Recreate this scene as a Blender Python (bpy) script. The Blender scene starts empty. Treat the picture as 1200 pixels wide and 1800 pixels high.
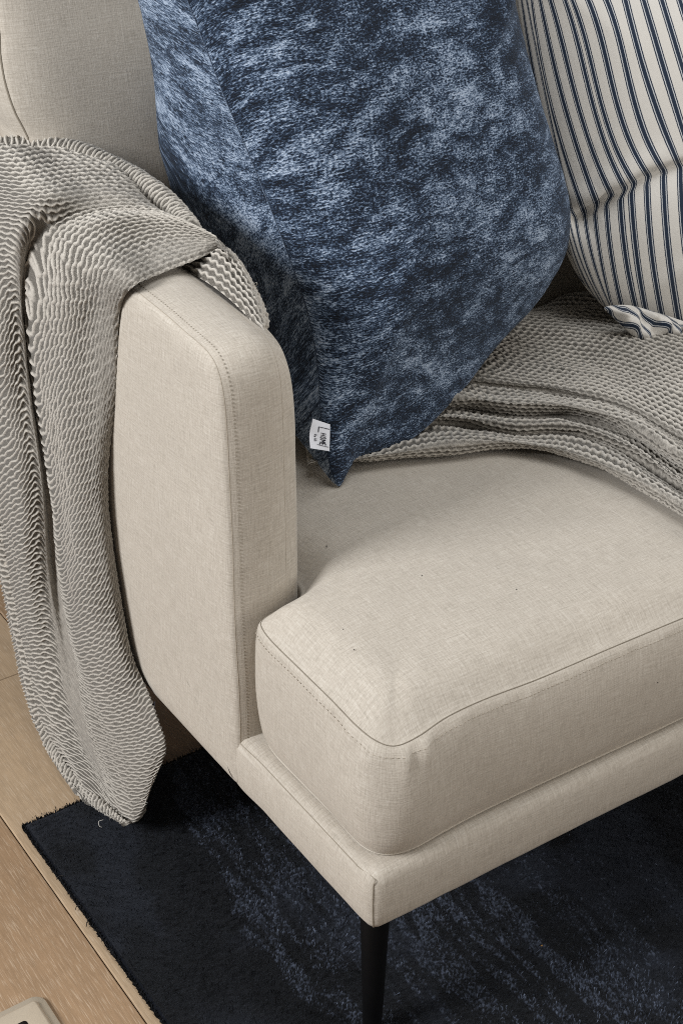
import bpy, math, random
import numpy as np
from mathutils import Matrix, Vector

rng = np.random.default_rng(7)
random.seed(7)
SC = bpy.context.scene
COL = SC.collection

# ------------------------------------------------------------------ camera
F = 2600.0                                   # focal length in photo pixels (1200 x 1800 photo)
P, A = math.radians(31.5), math.radians(34.5)
R = np.array([math.cos(A), -math.sin(A), 0.0])
FH = np.array([math.sin(A), math.cos(A), 0.0])
UP = np.array([0, 0, 1.0])
DN = -FH * math.sin(P) - UP * math.cos(P)
FW = FH * math.cos(P) - UP * math.sin(P)
CAM = np.array([0, 0, 1.46])
cd = bpy.data.cameras.new('camera')
co = bpy.data.objects.new('camera', cd)
COL.objects.link(co)
M = Matrix.Identity(4)
for i in range(3):
    M[i][0], M[i][1], M[i][2], M[i][3] = R[i], -DN[i], -FW[i], CAM[i]
co.matrix_world = M
cd.sensor_fit = 'VERTICAL'
cd.sensor_height = 36.0
cd.lens = 36.0 * F / 1800.0
cd.clip_start, cd.clip_end = 0.05, 100
cd.dof.use_dof = False
SC.camera = co

# ------------------------------------------------------------------ world, lamps, exposure
w = bpy.data.worlds.new('World')
SC.world = w
w.use_nodes = True
w.node_tree.nodes['Background'].inputs[0].default_value = (1.0, 0.955, 0.89, 1)
w.node_tree.nodes['Background'].inputs[1].default_value = 0.15


def area(name, loc, aim, sx, sy, watt, col):
    l = bpy.data.lights.new(name, 'AREA')
    l.shape = 'RECTANGLE'
    l.size, l.size_y, l.energy, l.color = sx, sy, watt, col
    o = bpy.data.objects.new(name, l)
    COL.objects.link(o)
    o.location = loc
    o.rotation_euler = (Vector(aim) - Vector(loc)).to_track_quat('-Z', 'Y').to_euler()
    return o


area('window_light', (-2.3, 1.35, 2.4), (0.8, 1.2, 0.5), 1.2, 1.2, 130, (0.975, 0.985, 1.0))
area('ceiling_bounce', (1.2, 0.55, 3.3), (1.0, 1.2, 0.4), 1.6, 1.6, 30, (0.94, 0.97, 1.0))  # unseen area lamp added to stand in for soft bounce off the ceiling
area('room_fill', (2.5, -1.5, 1.75), (1.1, 1.2, 0.45), 1.5, 1.5, 34, (1.0, 0.975, 0.935))  # unseen fill lamp added to lift the front faces
SC.view_settings.view_transform = 'Standard'
SC.view_settings.look = 'None'
SC.view_settings.exposure = 0.21
SC.render.filter_size = 1.0
SC.cycles.filter_width = 1.0
SC.cycles.use_denoising = False
SC.view_settings.gamma = 1.0

# ------------------------------------------------------------------ measuring helpers


def ray(px):
    px = np.asarray(px, float)
    return (px[..., 0:1] - 600) / F * R + (px[..., 1:2] - 900) / F * DN + FW


def onplane(px, p0, n):
    d = ray(px)
    n = np.asarray(n, float)
    return CAM + d * ((((np.asarray(p0, float) - CAM) @ n) / (d @ n))[..., None])


def onx(px, x): return onplane(px, (x, 0, 0), (1, 0, 0))
def ony(px, y): return onplane(px, (0, y, 0), (0, 1, 0))
def onz(px, z): return onplane(px, (0, 0, z), (0, 0, 1))


def crom(P_, t):
    """Catmull-Rom through P_[n,k] at parameters t in 0..n-1"""
    P_ = np.asarray(P_, float)
    n = len(P_)
    i = np.clip(np.floor(t).astype(int), 0, n - 2)
    f = (t - i)[(...,) + (None,) * (P_.ndim - 1)]
    ext = np.concatenate([[2 * P_[0] - P_[1]], P_, [2 * P_[-1] - P_[-2]]])
    a, b, c, d = ext[i], ext[i + 1], ext[i + 2], ext[i + 3]
    return 0.5 * ((2 * b) + (c - a) * f + (2 * a - 5 * b + 4 * c - d) * f ** 2 + (3 * b - a - 3 * c + d) * f ** 3)


def smooth_closed(pts, n, it=0):
    pts = np.asarray(pts, float)
    m = len(pts)
    ext = np.concatenate([pts[-3:], pts, pts[:3]])
    t = np.linspace(3, 3 + m, n * 6, endpoint=False)
    q = crom(ext, t)
    d = np.r_[0, np.cumsum(np.linalg.norm(np.diff(np.r_[q, q[:1]], axis=0), axis=1))]
    s = np.linspace(0, d[-1], n, endpoint=False)
    qq = np.r_[q, q[:1]]
    return np.stack([np.interp(s, d, qq[:, k]) for k in range(q.shape[1])], 1)


def resample(pts, step):
    pts = np.asarray(pts, float)
    d = np.r_[0, np.cumsum(np.linalg.norm(np.diff(pts, axis=0), axis=1))]
    s = np.arange(0, d[-1], step)
    return np.stack([np.interp(s, d, pts[:, k]) for k in range(pts.shape[1])], 1)


_tab = rng.random((8, 128, 128))


def vnoise(x, y, k=0):
    """smooth value noise in 0..1"""
    xi, yi = np.floor(x).astype(int), np.floor(y).astype(int)
    fx, fy = x - xi, y - yi
    fx, fy = fx * fx * (3 - 2 * fx), fy * fy * (3 - 2 * fy)
    T = _tab[k % 8]
    a, b = T[xi % 128, yi % 128], T[(xi + 1) % 128, yi % 128]
    c, d = T[xi % 128, (yi + 1) % 128], T[(xi + 1) % 128, (yi + 1) % 128]
    return (a * (1 - fx) + b * fx) * (1 - fy) + (c * (1 - fx) + d * fx) * fy


def fbm(x, y, k=0, o=4):
    s, a, tot = 0, 1.0, 0
    for j in range(o):
        s = s + a * vnoise(x * 2 ** j + 17.3 * j, y * 2 ** j + 5.1 * j, k + j)
        tot += a
        a *= 0.55
    return s / tot


def sstep(a, b, x):
    t = np.clip((x - a) / (b - a), 0, 1)
    return t * t * (3 - 2 * t)

# ------------------------------------------------------------------ mesh helpers


def mesh(name, V, faces, mat, parent=None, uv=None, col=None, smooth=True):
    """faces: int array [m,4] or [m,3] (or list of such); uv per vertex [n,2] or per loop; col per vertex [n]"""
    if not isinstance(faces, list):
        faces = [faces]
    me = bpy.data.meshes.new(name)
    V = np.asarray(V, np.float32)
    loops = np.concatenate([f.reshape(-1) for f in faces]).astype(np.int32)
    sizes = np.concatenate([np.full(len(f), f.shape[1]) for f in faces]).astype(np.int32)
    starts = np.r_[0, np.cumsum(sizes)[:-1]].astype(np.int32)
    me.vertices.add(len(V))
    me.vertices.foreach_set('co', V.reshape(-1))
    me.loops.add(len(loops))
    me.loops.foreach_set('vertex_index', loops)
    me.polygons.add(len(sizes))
    me.polygons.foreach_set('loop_start', starts)
    me.polygons.foreach_set('loop_total', sizes)
    me.update(calc_edges=True)
    if uv is not None:
        l = me.uv_layers.new(name='UVMap')
        uv = np.asarray(uv, np.float32)
        u = uv[loops] if len(uv) == len(V) else uv
        l.data.foreach_set('uv', u.reshape(-1))
    if col is not None:
        a = me.attributes.new('Val', 'FLOAT', 'POINT')
        a.data.foreach_set('value', np.asarray(col, np.float32))
    me.polygons.foreach_set('use_smooth', np.full(len(sizes), smooth))
    me.materials.append(mat)
    o = bpy.data.objects.new(name, me)
    COL.objects.link(o)
    if parent is not None:
        o.parent = parent
    return o


def grid_faces(nv, nu, wrap=False, flip=False):
    i = np.arange(nv * nu).reshape(nv, nu)
    if wrap:
        i = np.concatenate([i, i[:, :1]], 1)
    f = np.stack([i[:-1, :-1], i[:-1, 1:], i[1:, 1:], i[1:, :-1]], -1).reshape(-1, 4)
    return f[:, ::-1] if flip else f


def thing(name, label, cat, loc=(0, 0, 0)):
    o = bpy.data.objects.new(name, None)
    COL.objects.link(o)
    o['label'], o['category'] = label, cat
    return o


def tag(o, label, cat, group=None):
    o['label'], o['category'] = label, cat
    if group:
        o['group'] = group
    return o


def tube(path, rad, n=6, closed=False):
    path = np.asarray(path, float)
    m = len(path)
    if closed:
        tg = np.roll(path, -1, 0) - np.roll(path, 1, 0)
    else:
        tg = np.gradient(path, axis=0)
    tg /= np.linalg.norm(tg, axis=1, keepdims=True) + 1e-12
    ref = np.where(np.abs(tg[:, 2:3]) > 0.9, np.array([[1, 0, 0.0]]), np.array([[0, 0, 1.0]]))
    a = np.cross(tg, ref)
    a /= np.linalg.norm(a, axis=1, keepdims=True) + 1e-12
    b = np.cross(tg, a)
    th = np.linspace(0, 2 * np.pi, n, endpoint=False)
    rad = np.broadcast_to(rad, (m,))
    V = path[:, None] + rad[:, None, None] * (np.cos(th)[None, :, None] * a[:, None] + np.sin(th)[None, :, None] * b[:, None])
    Fc = grid_faces(m, n, wrap=True)
    if closed:
        i = np.arange(n)
        k = (m - 1) * n
        Fc = np.r_[Fc, np.stack([k + i, k + (i + 1) % n, (i + 1) % n, i], 1)]
    return V.reshape(-1, 3), Fc


def merge(parts):
    V, Fs, off = [], [], 0
    for v, f in parts:
        V.append(v)
        Fs.append(f + off)
        off += len(v)
    return np.concatenate(V), np.concatenate(Fs)


def seam_tube(name, path, rad, mat, parent, closed=False):
    v, f = tube(path, rad, 5, closed)
    return mesh(name, v, f, mat, parent)


def stitches(name, path, step, frac, rad, mat, parent):
    """a row of short thread dashes along path"""
    q = resample(path, step / 6.0)
    n = max(2, int(round(6 * frac)) + 1)
    parts = []
    for i in range(0, len(q) - n, 6):
        seg = q[i:i + n]
        r = rad * np.r_[0.45, np.ones(n - 2), 0.45] if n > 2 else rad
        parts.append(tube(seg, r, 4))
    v, f = merge(parts)
    o = mesh(name, v, f, mat, parent)
    o['kind'] = 'stuff'
    return o


def gsmooth(a, sig):
    """periodic gaussian smoothing along axis 0 (sig in samples)"""
    if sig < 0.3:
        return a
    n = len(a)
    k = np.exp(-2 * (np.pi * np.fft.fftfreq(n) * sig) ** 2)
    return np.real(np.fft.ifft(np.fft.fft(a, axis=0) * (k if a.ndim == 1 else k[:, None]), axis=0))


def inset(plan, d):
    """offset closed CCW plan inward by d (scalar or array)"""
    if np.ndim(d) == 0 and 0.012 < d < 0.5:
        step = np.linalg.norm(np.diff(plan, axis=0), axis=1).mean()
        plan = gsmooth(plan, 0.9 * (d - 0.010) / step)
    t = np.roll(plan, -1, 0) - np.roll(plan, 1, 0)
    t /= np.linalg.norm(t, axis=1, keepdims=True) + 1e-12
    nrm = np.stack([-t[:, 1], t[:, 0]], 1)
    return plan + nrm * np.asarray(d).reshape(-1, 1) if np.ndim(d) else plan + nrm * d


def padded(name, rings, capA, capB, to3, mat, parent, center, ncap=14, flip=False, disp=None, flat=(0, 0)):
    """upholstered body: rings = list of (plan[n,2], h[n]); caps shrink towards center with crown"""
    n = len(rings[0][0])
    P2, H, UVs = [], [], []
    per = np.r_[0, np.cumsum(np.linalg.norm(np.diff(rings[len(rings) // 2][0], axis=0), axis=1))]

    def cap(ring, hc, power):
        out = []
        p, h = ring
        ks = np.linspace(1, 0, ncap + 1)[1:] ** 0.8
        for r in ks:
            hs = gsmooth(np.broadcast_to(h, (n,)).astype(float), 90 * (1 - r) ** 0.7)
            ps_ = gsmooth(p, 40 * (1 - r))
            out.append((center + (ps_ - center) * r, hs + (hc - hs) * (1 - r ** power)))
        return out
    A_ = cap(rings[0], capA[0], capA[1])[::-1]
    B_ = cap(rings[-1], capB[0], capB[1])
    allr = A_ + list(rings) + B_
    V = []
    nA, nR = len(A_), len(rings)
    for p, h in allr:
        V.append(to3(p, np.broadcast_to(h, (n,)).astype(float)))
    V = np.array(V)
    if disp is not None:
        V = disp(V, nA, nR)
    Fc = grid_faces(len(allr), n, wrap=True, flip=flip)
    # per-loop uv: caps use plan coordinates, sides use perimeter and height
    m = len(allr)
    uvc = np.array([p for p, h in allr])
    side_h = np.zeros((m, n))
    acc = np.zeros(n)
    for k in range(1, m):
        acc = acc + np.linalg.norm(V[k] - V[k - 1], axis=1) * (1 if nA + flat[0] < k <= nA + nR - 1 - flat[1] else 0)
        side_h[k] = acc
    uvs = np.stack([np.broadcast_to(per, (m, n)), side_h.mean(1, keepdims=True) + np.zeros((m, n))], -1)
    row = np.repeat(np.arange(m - 1), n)
    is_side = (row >= nA + flat[0]) & (row < nA + nR - 1 - flat[1])
    fl = Fc.reshape(-1, 4)
    uv = np.where(is_side[:, None, None], uvs.reshape(-1, 2)[fl], uvc.reshape(-1, 2)[fl])
    # fix the wrap column
    wrapc = np.tile(np.arange(n) == n - 1, m - 1) & is_side
    u = uv[wrapc]
    u[..., 0] = np.where(u[..., 0] < per[-1] * 0.5, per[-1] + (per[1] - per[0]), u[..., 0])
    uv[wrapc] = u
    o = mesh(name, V.reshape(-1, 3), Fc, mat, parent, uv=uv.reshape(-1, 2))
    return o, V, nA


def box(lo, hi, bev=0.0):
    """chamfered box, returns V, list of faces"""
    import bmesh
    bm = bmesh.new()
    bmesh.ops.create_cube(bm, size=1.0)
    lo, hi = Vector(lo), Vector(hi)
    for v in bm.verts:
        v.co = Vector([(lo[i] + hi[i]) / 2 + v.co[i] * (hi[i] - lo[i]) for i in range(3)])
    if bev:
        bmesh.ops.bevel(bm, geom=bm.edges[:], offset=bev, segments=2, affect='EDGES', profile=0.5)
    return bm


def bm_obj(name, bm, mat, parent=None, smooth=False):
    me = bpy.data.meshes.new(name)
    bm.to_mesh(me)
    bm.free()
    me.materials.append(mat)
    me.polygons.foreach_set('use_smooth', np.full(len(me.polygons), smooth))
    o = bpy.data.objects.new(name, me)
    COL.objects.link(o)
    if parent is not None:
        o.parent = parent
    return o

# ------------------------------------------------------------------ materials


class NT:
    def __init__(s, name):
        s.m = bpy.data.materials.new(name)
        s.m.use_nodes = True
        s.t = s.m.node_tree
        s.b = s.t.nodes['Principled BSDF']

    def n(s, typ, **kw):
        o = s.t.nodes.new('ShaderNode' + typ)
        for k, v in kw.items():
            if isinstance(k, str) and hasattr(o, k):
                setattr(o, k, v)
        return o

    def link(s, a, b): s.t.links.new(a, b)

    def sock(s, node, key, v):
        i = node.inputs[key]
        if hasattr(v, 'is_output') or isinstance(v, bpy.types.NodeSocket):
            s.link(v, i)
        else:
            i.default_value = v

    def math(s, op, a, b=0.0, c=0.0, clamp=False):
        o = s.n('Math', operation=op, use_clamp=clamp)
        s.sock(o, 0, a)
        s.sock(o, 1, b)
        s.sock(o, 2, c)
        return o.outputs[0]

    def uv(s): return s.n('UVMap').outputs[0]
    def obj(s): return s.n('TexCoord').outputs['Object']

    def map(s, vec, scale=(1, 1, 1), rot=(0, 0, 0), loc=(0, 0, 0)):
        o = s.n('Mapping')
        s.link(vec, o.inputs[0])
        o.inputs['Scale'].default_value = scale
        o.inputs['Rotation'].default_value = rot
        o.inputs['Location'].default_value = loc
        return o.outputs[0]

    def noise(s, vec, scale=1.0, detail=2.0, rough=0.5, dist=0.0):
        o = s.n('TexNoise')
        s.link(vec, o.inputs['Vector'])
        for k, v in (('Scale', scale), ('Detail', detail), ('Roughness', rough), ('Distortion', dist)):
            o.inputs[k].default_value = v
        return o.outputs['Fac']

    def ramp(s, f, stops):
        o = s.n('ValToRGB')
        s.link(f, o.inputs[0])
        e = o.color_ramp.elements
        while len(e) > len(stops):
            e.remove(e[-1])
        while len(e) < len(stops):
            e.new(0.5)
        for el, (p, c) in zip(e, stops):
            el.position = p
            el.color = (*c, 1) if len(c) == 3 else c
        return o.outputs[0]

    def mix(s, f, a, b, typ='MIX'):
        o = s.n('Mix', data_type='RGBA', blend_type=typ)
        s.sock(o, 0, f)
        for k, v in ((6, a), (7, b)):
            if isinstance(v, tuple):
                v = (*v, 1) if len(v) == 3 else v
            s.sock(o, k, v)
        return o.outputs[2]

    def rng(s, v, a, b, c=0.0, d=1.0):
        o = s.n('MapRange')
        s.sock(o, 0, v)
        for i, x in enumerate((a, b, c, d)):
            o.inputs[i + 1].default_value = x
        return o.outputs[0]

    def bump(s, h, dist, strength=1.0):
        o = s.n('Bump')
        o.inputs['Strength'].default_value = strength
        o.inputs['Distance'].default_value = dist
        s.link(h, o.inputs['Height'])
        s.link(o.outputs[0], s.b.inputs['Normal'])

    def set(s, **kw):
        for k, v in kw.items():
            k = k.replace('_', ' ')
            s.sock(s.b, k, (*v, 1) if isinstance(v, tuple) and len(v) == 3 else v)
        return s.m


def linen_mat(name, base, dark, light):
    t = NT(name)
    uv = t.uv()
    warp = t.noise(t.map(uv, (640, 40, 1)), 1.0, 3, 0.62)
    weft = t.noise(t.map(uv, (40, 640, 1), loc=(3.1, 7.7, 0)), 1.0, 3, 0.62)
    grain = t.noise(t.map(uv, (420, 420, 1)), 1.0, 2, 0.6)
    cloud = t.noise(uv, 9.0, 3, 0.55)
    slubw = t.rng(t.noise(t.map(uv, (300, 11, 1), loc=(9, 2, 0)), 1.0, 1, 0.5), 0.66, 0.80)
    slubf = t.rng(t.noise(t.map(uv, (11, 300, 1), loc=(1, 5, 0)), 1.0, 1, 0.5), 0.66, 0.80)
    thr = t.math('ADD', t.math('MULTIPLY', t.math('ADD', warp, weft), 0.36), t.math('MULTIPLY', grain, 0.28))
    c = t.ramp(thr, [(0.34, dark), (0.5, base), (0.66, light)])
    sl = t.math('MULTIPLY', t.math('MAXIMUM', slubw, slubf), 0.42)
    c = t.mix(sl, c, light)
    c = t.mix(t.rng(cloud, 0.3, 0.7, 0.0, 0.22), c, tuple(x * 0.82 for x in base))
    h = t.math('ADD', thr, t.math('MULTIPLY', sl, 0.25))
    t.bump(h, 0.0012, 0.55)
    return t.set(Base_Color=c, Roughness=0.9, Specular_IOR_Level=0.15, Sheen_Weight=0.12, Sheen_Roughness=0.5)


LINEN = linen_mat('linen', (0.480, 0.430, 0.364), (0.345, 0.308, 0.257), (0.605, 0.56, 0.49))


def plain(name, c, rough=0.8, metal=0.0, spec=0.3, nscale=None, namp=0.15):
    t = NT(name)
    col = c
    if nscale:
        f = t.noise(t.obj(), nscale, 3, 0.6)
        col = t.mix(f, tuple(x * (1 - namp) for x in c), tuple(min(1, x * (1 + namp)) for x in c))
    return t.set(Base_Color=col, Roughness=rough, Metallic=metal, Specular_IOR_Level=spec)


SEAM = plain('seam_thread', (0.235, 0.203, 0.16), 0.95, 0, 0.1, 900, 0.4)
STITCH = plain('stitch_thread', (0.40, 0.35, 0.285), 0.9, 0, 0.1, 700, 0.3)
STITCHD = plain('stitch_thread_dark', (0.31, 0.27, 0.215), 0.9, 0, 0.1, 700, 0.3)
PIPE = plain('piping_cloth', (0.52, 0.47, 0.40), 0.92, 0, 0.1, 500, 0.25)


def throw_mat():
    t = NT('waffle_knit')
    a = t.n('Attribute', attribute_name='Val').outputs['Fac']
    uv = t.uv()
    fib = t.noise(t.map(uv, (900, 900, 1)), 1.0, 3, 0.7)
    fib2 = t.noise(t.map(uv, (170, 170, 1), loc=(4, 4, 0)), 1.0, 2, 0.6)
    mel_shade = t.ramp(fib, [(0.30, (0.048, 0.043, 0.037)), (0.5, (0.130, 0.118, 0.101)), (0.70, (0.34, 0.315, 0.275))])  # grey melange, with the shade between ridges darkened into its colour
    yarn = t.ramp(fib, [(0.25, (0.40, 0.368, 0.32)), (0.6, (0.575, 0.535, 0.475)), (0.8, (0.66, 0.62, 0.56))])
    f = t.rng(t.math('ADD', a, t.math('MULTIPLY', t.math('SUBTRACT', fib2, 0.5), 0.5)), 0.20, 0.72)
    c = t.mix(f, mel_shade, yarn)
    t.bump(fib, 0.0014, 0.6)
    return t.set(Base_Color=c, Roughness=0.95, Specular_IOR_Level=0.1, Sheen_Weight=0.2, Sheen_Roughness=0.5)


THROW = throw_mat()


def velvet_mat():
    t = NT('crushed_chenille')
    uv = t.uv()
    big = t.noise(t.map(uv, (6.5, 7.5, 1)), 1.0, 3, 0.55, 0.2)
    mid = t.noise(t.map(uv, (24, 46, 1), loc=(2, 9, 0)), 1.0, 5, 0.66, 0.4)
    grain = t.noise(t.map(uv, (100, 470, 1), rot=(0, 0, 0.06)), 1.0, 3, 0.72)
    speck = t.noise(t.map(uv, (330, 520, 1), loc=(5, 1, 0)), 1.0, 2, 0.7)
    cen = lambda x_, k_: t.math('MULTIPLY', t.math('SUBTRACT', x_, 0.5), k_)
    s = t.math('ADD', cen(big, 0.85), cen(mid, 1.8))
    s = t.math('ADD', s, cen(grain, 1.3))
    s = t.math('ADD', s, cen(speck, 2.0))
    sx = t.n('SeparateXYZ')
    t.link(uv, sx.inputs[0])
    s = t.math('ADD', s, t.math('MULTIPLY', t.math('GREATER_THAN', sx.outputs[0], 4.0), 0.10))   # rear half lightened: light from the left put into its colour
    f = t.rng(s, -0.42, 0.53)
    c = t.ramp(f, [(0.0, (0.0035, 0.0060, 0.012)), (0.30, (0.0085, 0.0165, 0.034)), (0.5, (0.040, 0.066, 0.114)),
                   (0.70, (0.172, 0.232, 0.330)), (1.0, (0.43, 0.51, 0.63))])
    h = t.math('ADD', t.math('MULTIPLY', grain, 1.0), t.math('ADD', t.math('MULTIPLY', mid, 0.6), speck))
    t.bump(h, 0.0020, 0.7)
    return t.set(Base_Color=c, Roughness=0.75, Specular_IOR_Level=0.25, Sheen_Weight=0.28, Sheen_Roughness=0.35,
                 Sheen_Tint=(0.6, 0.75, 1.0))


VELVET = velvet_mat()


def stripe_mat():
    t = NT('ticking_stripe')
    uv = t.uv()
    sx = t.n('SeparateXYZ')
    t.link(uv, sx.inputs[0])
    u = sx.outputs[0]
    wob = t.noise(t.map(uv, (3, 700, 1)), 1.0, 2, 0.6)
    u = t.math('ADD', u, t.math('MULTIPLY', t.math('SUBTRACT', wob, 0.5), 0.05))
    sh = t.math('MULTIPLY', t.math('GREATER_THAN', u, 2.325), 0.65)
    fr = t.math('FRACT', t.math('ADD', t.math('SUBTRACT', u, sh), 100.5))
    d = t.math('ABSOLUTE', t.math('SUBTRACT', fr, 0.5))
    core = t.rng(d, 0.095, 0.120, 1.0, 0.0)
    line = t.rng(t.math('ABSOLUTE', t.math('SUBTRACT', d, 0.186)), 0.022, 0.042, 1.0, 0.0)
    m = t.math('MAXIMUM', core, line)
    between = t.rng(d, 0.17, 0.2, 1.0, 0.0)
    tw = t.noise(t.map(uv, (22, 900, 1), rot=(0, 0, 0.5)), 1.0, 2, 0.7)
    white = t.mix(tw, (0.58, 0.55, 0.505), (0.76, 0.73, 0.68))
    white = t.mix(t.math('MULTIPLY', between, 0.55), white, (0.52, 0.57, 0.63))
    navy = t.mix(tw, (0.010, 0.017, 0.034), (0.030, 0.046, 0.078))
    c = t.mix(m, white, navy)
    t.bump(tw, 0.0008, 0.5)
    return t.set(Base_Color=c, Roughness=0.85, Specular_IOR_Level=0.15, Sheen_Weight=0.1)


STRIPE = stripe_mat()


def wood_mat(name, base, pale):
    t = NT(name)
    o = t.obj()
    info = t.n('ObjectInfo').outputs['Random']
    off = t.n('CombineXYZ')
    t.link(t.math('MULTIPLY', info, 17.0), off.inputs[0])
    t.link(t.math('MULTIPLY', info, 9.0), off.inputs[1])
    add = t.n('VectorMath', operation='ADD')
    t.link(o, add.inputs[0])
    t.link(off.outputs[0], add.inputs[1])
    v = add.outputs[0]
    wide = t.noise(t.map(v, (26, 2.2, 1)), 1.0, 4, 0.6, 0.8)
    fine = t.noise(t.map(v, (330, 14, 1)), 1.0, 3, 0.6)
    pore = t.noise(t.map(v, (620, 34, 1), loc=(2, 2, 0)), 1.0, 3, 0.6)
    mott = t.noise(t.map(v, (60, 40, 1)), 1.0, 3, 0.6)
    c = t.mix(t.rng(wide, 0.3, 0.7), tuple(x * 0.80 for x in base), base)
    c = t.mix(t.rng(fine, 0.38, 0.68, 0, 0.62), c, tuple(x * 0.68 for x in base))
    c = t.mix(t.rng(mott, 0.35, 0.75, 0, 0.28), c, tuple(x * 1.18 for x in base))
    c = t.mix(t.rng(pore, 0.53, 0.68, 0, 0.48), c, pale)
    t.bump(t.math('SUBTRACT', fine, t.math('MULTIPLY', pore, 0.5)), 0.0008, 0.4)
    return t.set(Base_Color=c, Roughness=0.52, Specular_IOR_Level=0.35)


WOOD = wood_mat('limed_oak', (0.345, 0.225, 0.132), (0.60, 0.48, 0.355))
WOODP = wood_mat('pale_oak', (0.46, 0.335, 0.215), (0.60, 0.49, 0.37))


def rug_mat():
    t = NT('rug_pile')
    a = t.n('Attribute', attribute_name='Val').outputs['Fac']
    fz = t.noise(t.map(t.obj(), (700, 700, 300)), 1.0, 3, 0.7)
    t.bump(fz, 0.003, 0.9)
    a = t.math('ADD', a, t.math('MULTIPLY', t.math('SUBTRACT', fz, 0.5), 0.16))
    c = t.ramp(a, [(0.0, (0.0013, 0.0014, 0.0018)), (0.3, (0.0040, 0.0044, 0.0058)), (0.6, (0.021, 0.025, 0.036)), (0.8, (0.060, 0.073, 0.105)), (1.0, (0.155, 0.185, 0.255))])
    return t.set(Base_Color=c, Roughness=0.7, Specular_IOR_Level=0.2, Sheen_Weight=0.08, Sheen_Roughness=0.4, Sheen_Tint=(0.7, 0.8, 1.0))


RUG = rug_mat()
BLACK = plain('black_metal', (0.004, 0.004, 0.0045), 0.5, 0.0, 0.15, 60, 0.3)
LABEL = plain('label_cloth', (0.74, 0.75, 0.80), 0.75, 0, 0.2, 1500, 0.05)
INK = plain('label_ink', (0.02, 0.02, 0.03), 0.8, 0, 0.1, 600, 0.2)
GOLD = plain('champagne_metal', (0.62, 0.53, 0.41), 0.36, 0.35, 0.5, 300, 0.04)
DARKHOLE = plain('dark_slot', (0.012, 0.009, 0.007), 0.7, 0, 0.2, 200, 0.2)
TAGM = plain('care_tag_cloth', (0.42, 0.44, 0.56), 0.8, 0, 0.2, 600, 0.1)
THREADW = plain('loose_thread', (0.62, 0.60, 0.55), 0.9, 0, 0.1, 800, 0.1)
LINT = plain('lint', (0.03, 0.027, 0.025), 0.9, 0, 0.1, 800, 0.1)

# ------------------------------------------------------------------ floor planks
floor = bpy.data.objects.new('floor', None)
COL.objects.link(floor)
floor['kind'] = 'structure'
jx = onz((12, 1450), 0)[0] * 0.5 + onz((260, 1800), 0)[0] * 0.5      # the long joint
jend = onz((20, 1188), 0)[1]                                         # the butt joint
PW = 0.20
gap = 0.0007
for k in range(-3, 8):
    x0, x1 = jx + k * PW + gap, jx + (k + 1) * PW - gap
    yc = jend + (0.31 * (k % 3)) * (1 if k else 0)
    cuts = [yc - 1.9, yc, yc + 1.9]
    lo, hi = -0.35, 2.6
    edges = [lo] + [c for c in cuts if lo + 0.1 < c < hi - 0.1 and not (k < 2 and c < 1.6)] + [hi]
    for a, b in zip(edges[:-1], edges[1:]):
        bm = box((x0, a + gap, -0.014), (x1, b - gap, 0.0), 0.0016)
        bm_obj('plank', bm, WOODP if k == 0 else WOOD, floor)
sub = box((jx - 3 * PW, -0.35, -0.03), (jx + 8 * PW, 2.6, -0.0145))
bm_obj('subfloor', sub, plain('subfloor', (0.07, 0.045, 0.028), 0.9, 0, 0.1, 80, 0.2), floor)

# ------------------------------------------------------------------ floor socket, lower left
pc = onz((57, 1749), 0.012)
pr = onz((110, 1806), 0.012)
sx1, sy1 = max(pc[0], pr[0]) + 0.003, pc[1] + 0.004
sock = thing('floor_socket', 'champagne metal floor socket plate with rounded corners set in the oak floor', 'floor socket')


def rrect(x0, y0, x1, y1, r, n=10):
    pts = []
    for cx, cy, a0 in ((x1 - r, y1 - r, 0), (x0 + r, y1 - r, 90), (x0 + r, y0 + r, 180), (x1 - r, y0 + r, 270)):
        for a in np.linspace(a0, a0 + 90, n):
            pts.append((cx + r * math.cos(math.radians(a)), cy + r * math.sin(math.radians(a))))
    return np.array(pts)


SW = 0.125
pl = rrect(sx1 - SW, sy1 - SW, sx1, sy1, 0.016)
cc = np.array([sx1 - SW / 2, sy1 - SW / 2])
idt = lambda p, h: np.c_[p, h]
padded('flange', [(pl, 0.0005), (pl, 0.004), (inset(pl, 0.001), 0.0055)], (0.0005, 2), (0.0055, 2), idt, GOLD, sock, cc, 3)
pi = inset(pl, 0.009)
padded('cover', [(pi, 0.005), (inset(pi, 0.0015), 0.0085), (inset(pi, 0.0035), 0.0112), (inset(pi, 0.006), 0.0122)], (0.005, 2), (0.0125, 2), idt, GOLD, sock, cc, 4)
ho = onz((36, 1800), 0.0128)
slot = rrect(ho[0] - 0.011, ho[1] - 0.02, ho[0] + 0.008, ho[1] + 0.002, 0.004)
padded('slot', [(slot, 0.0095), (slot, 0.0129)], (0.0095, 2), (0.0129, 2), idt, DARKHOLE, sock, slot.mean(0), 2)

# ------------------------------------------------------------------ rug
rugT = thing('rug', 'dark navy and black pile rug with a flecked blue band, under the sofa', 'rug')
rx0 = onz((160, 1620), 0.014)[0] + 0.003
ry1 = onz((60, 1436), 0.016)[1]
rugY0, rugX1 = 0.42, 2.0
rp = rrect(rx0, rugY0, rugX1, ry1, 0.012, 6)
padded('backing', [(rp, 0.001), (rp, 0.006), (inset(rp, 0.003), 0.0105)], (0.001, 2), (0.0105, 2), idt, plain('rug_backing', (0.006, 0.007, 0.010), 0.95, 0, 0.1, 300, 0.3), rugT, rp.mean(0), 2)


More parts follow.
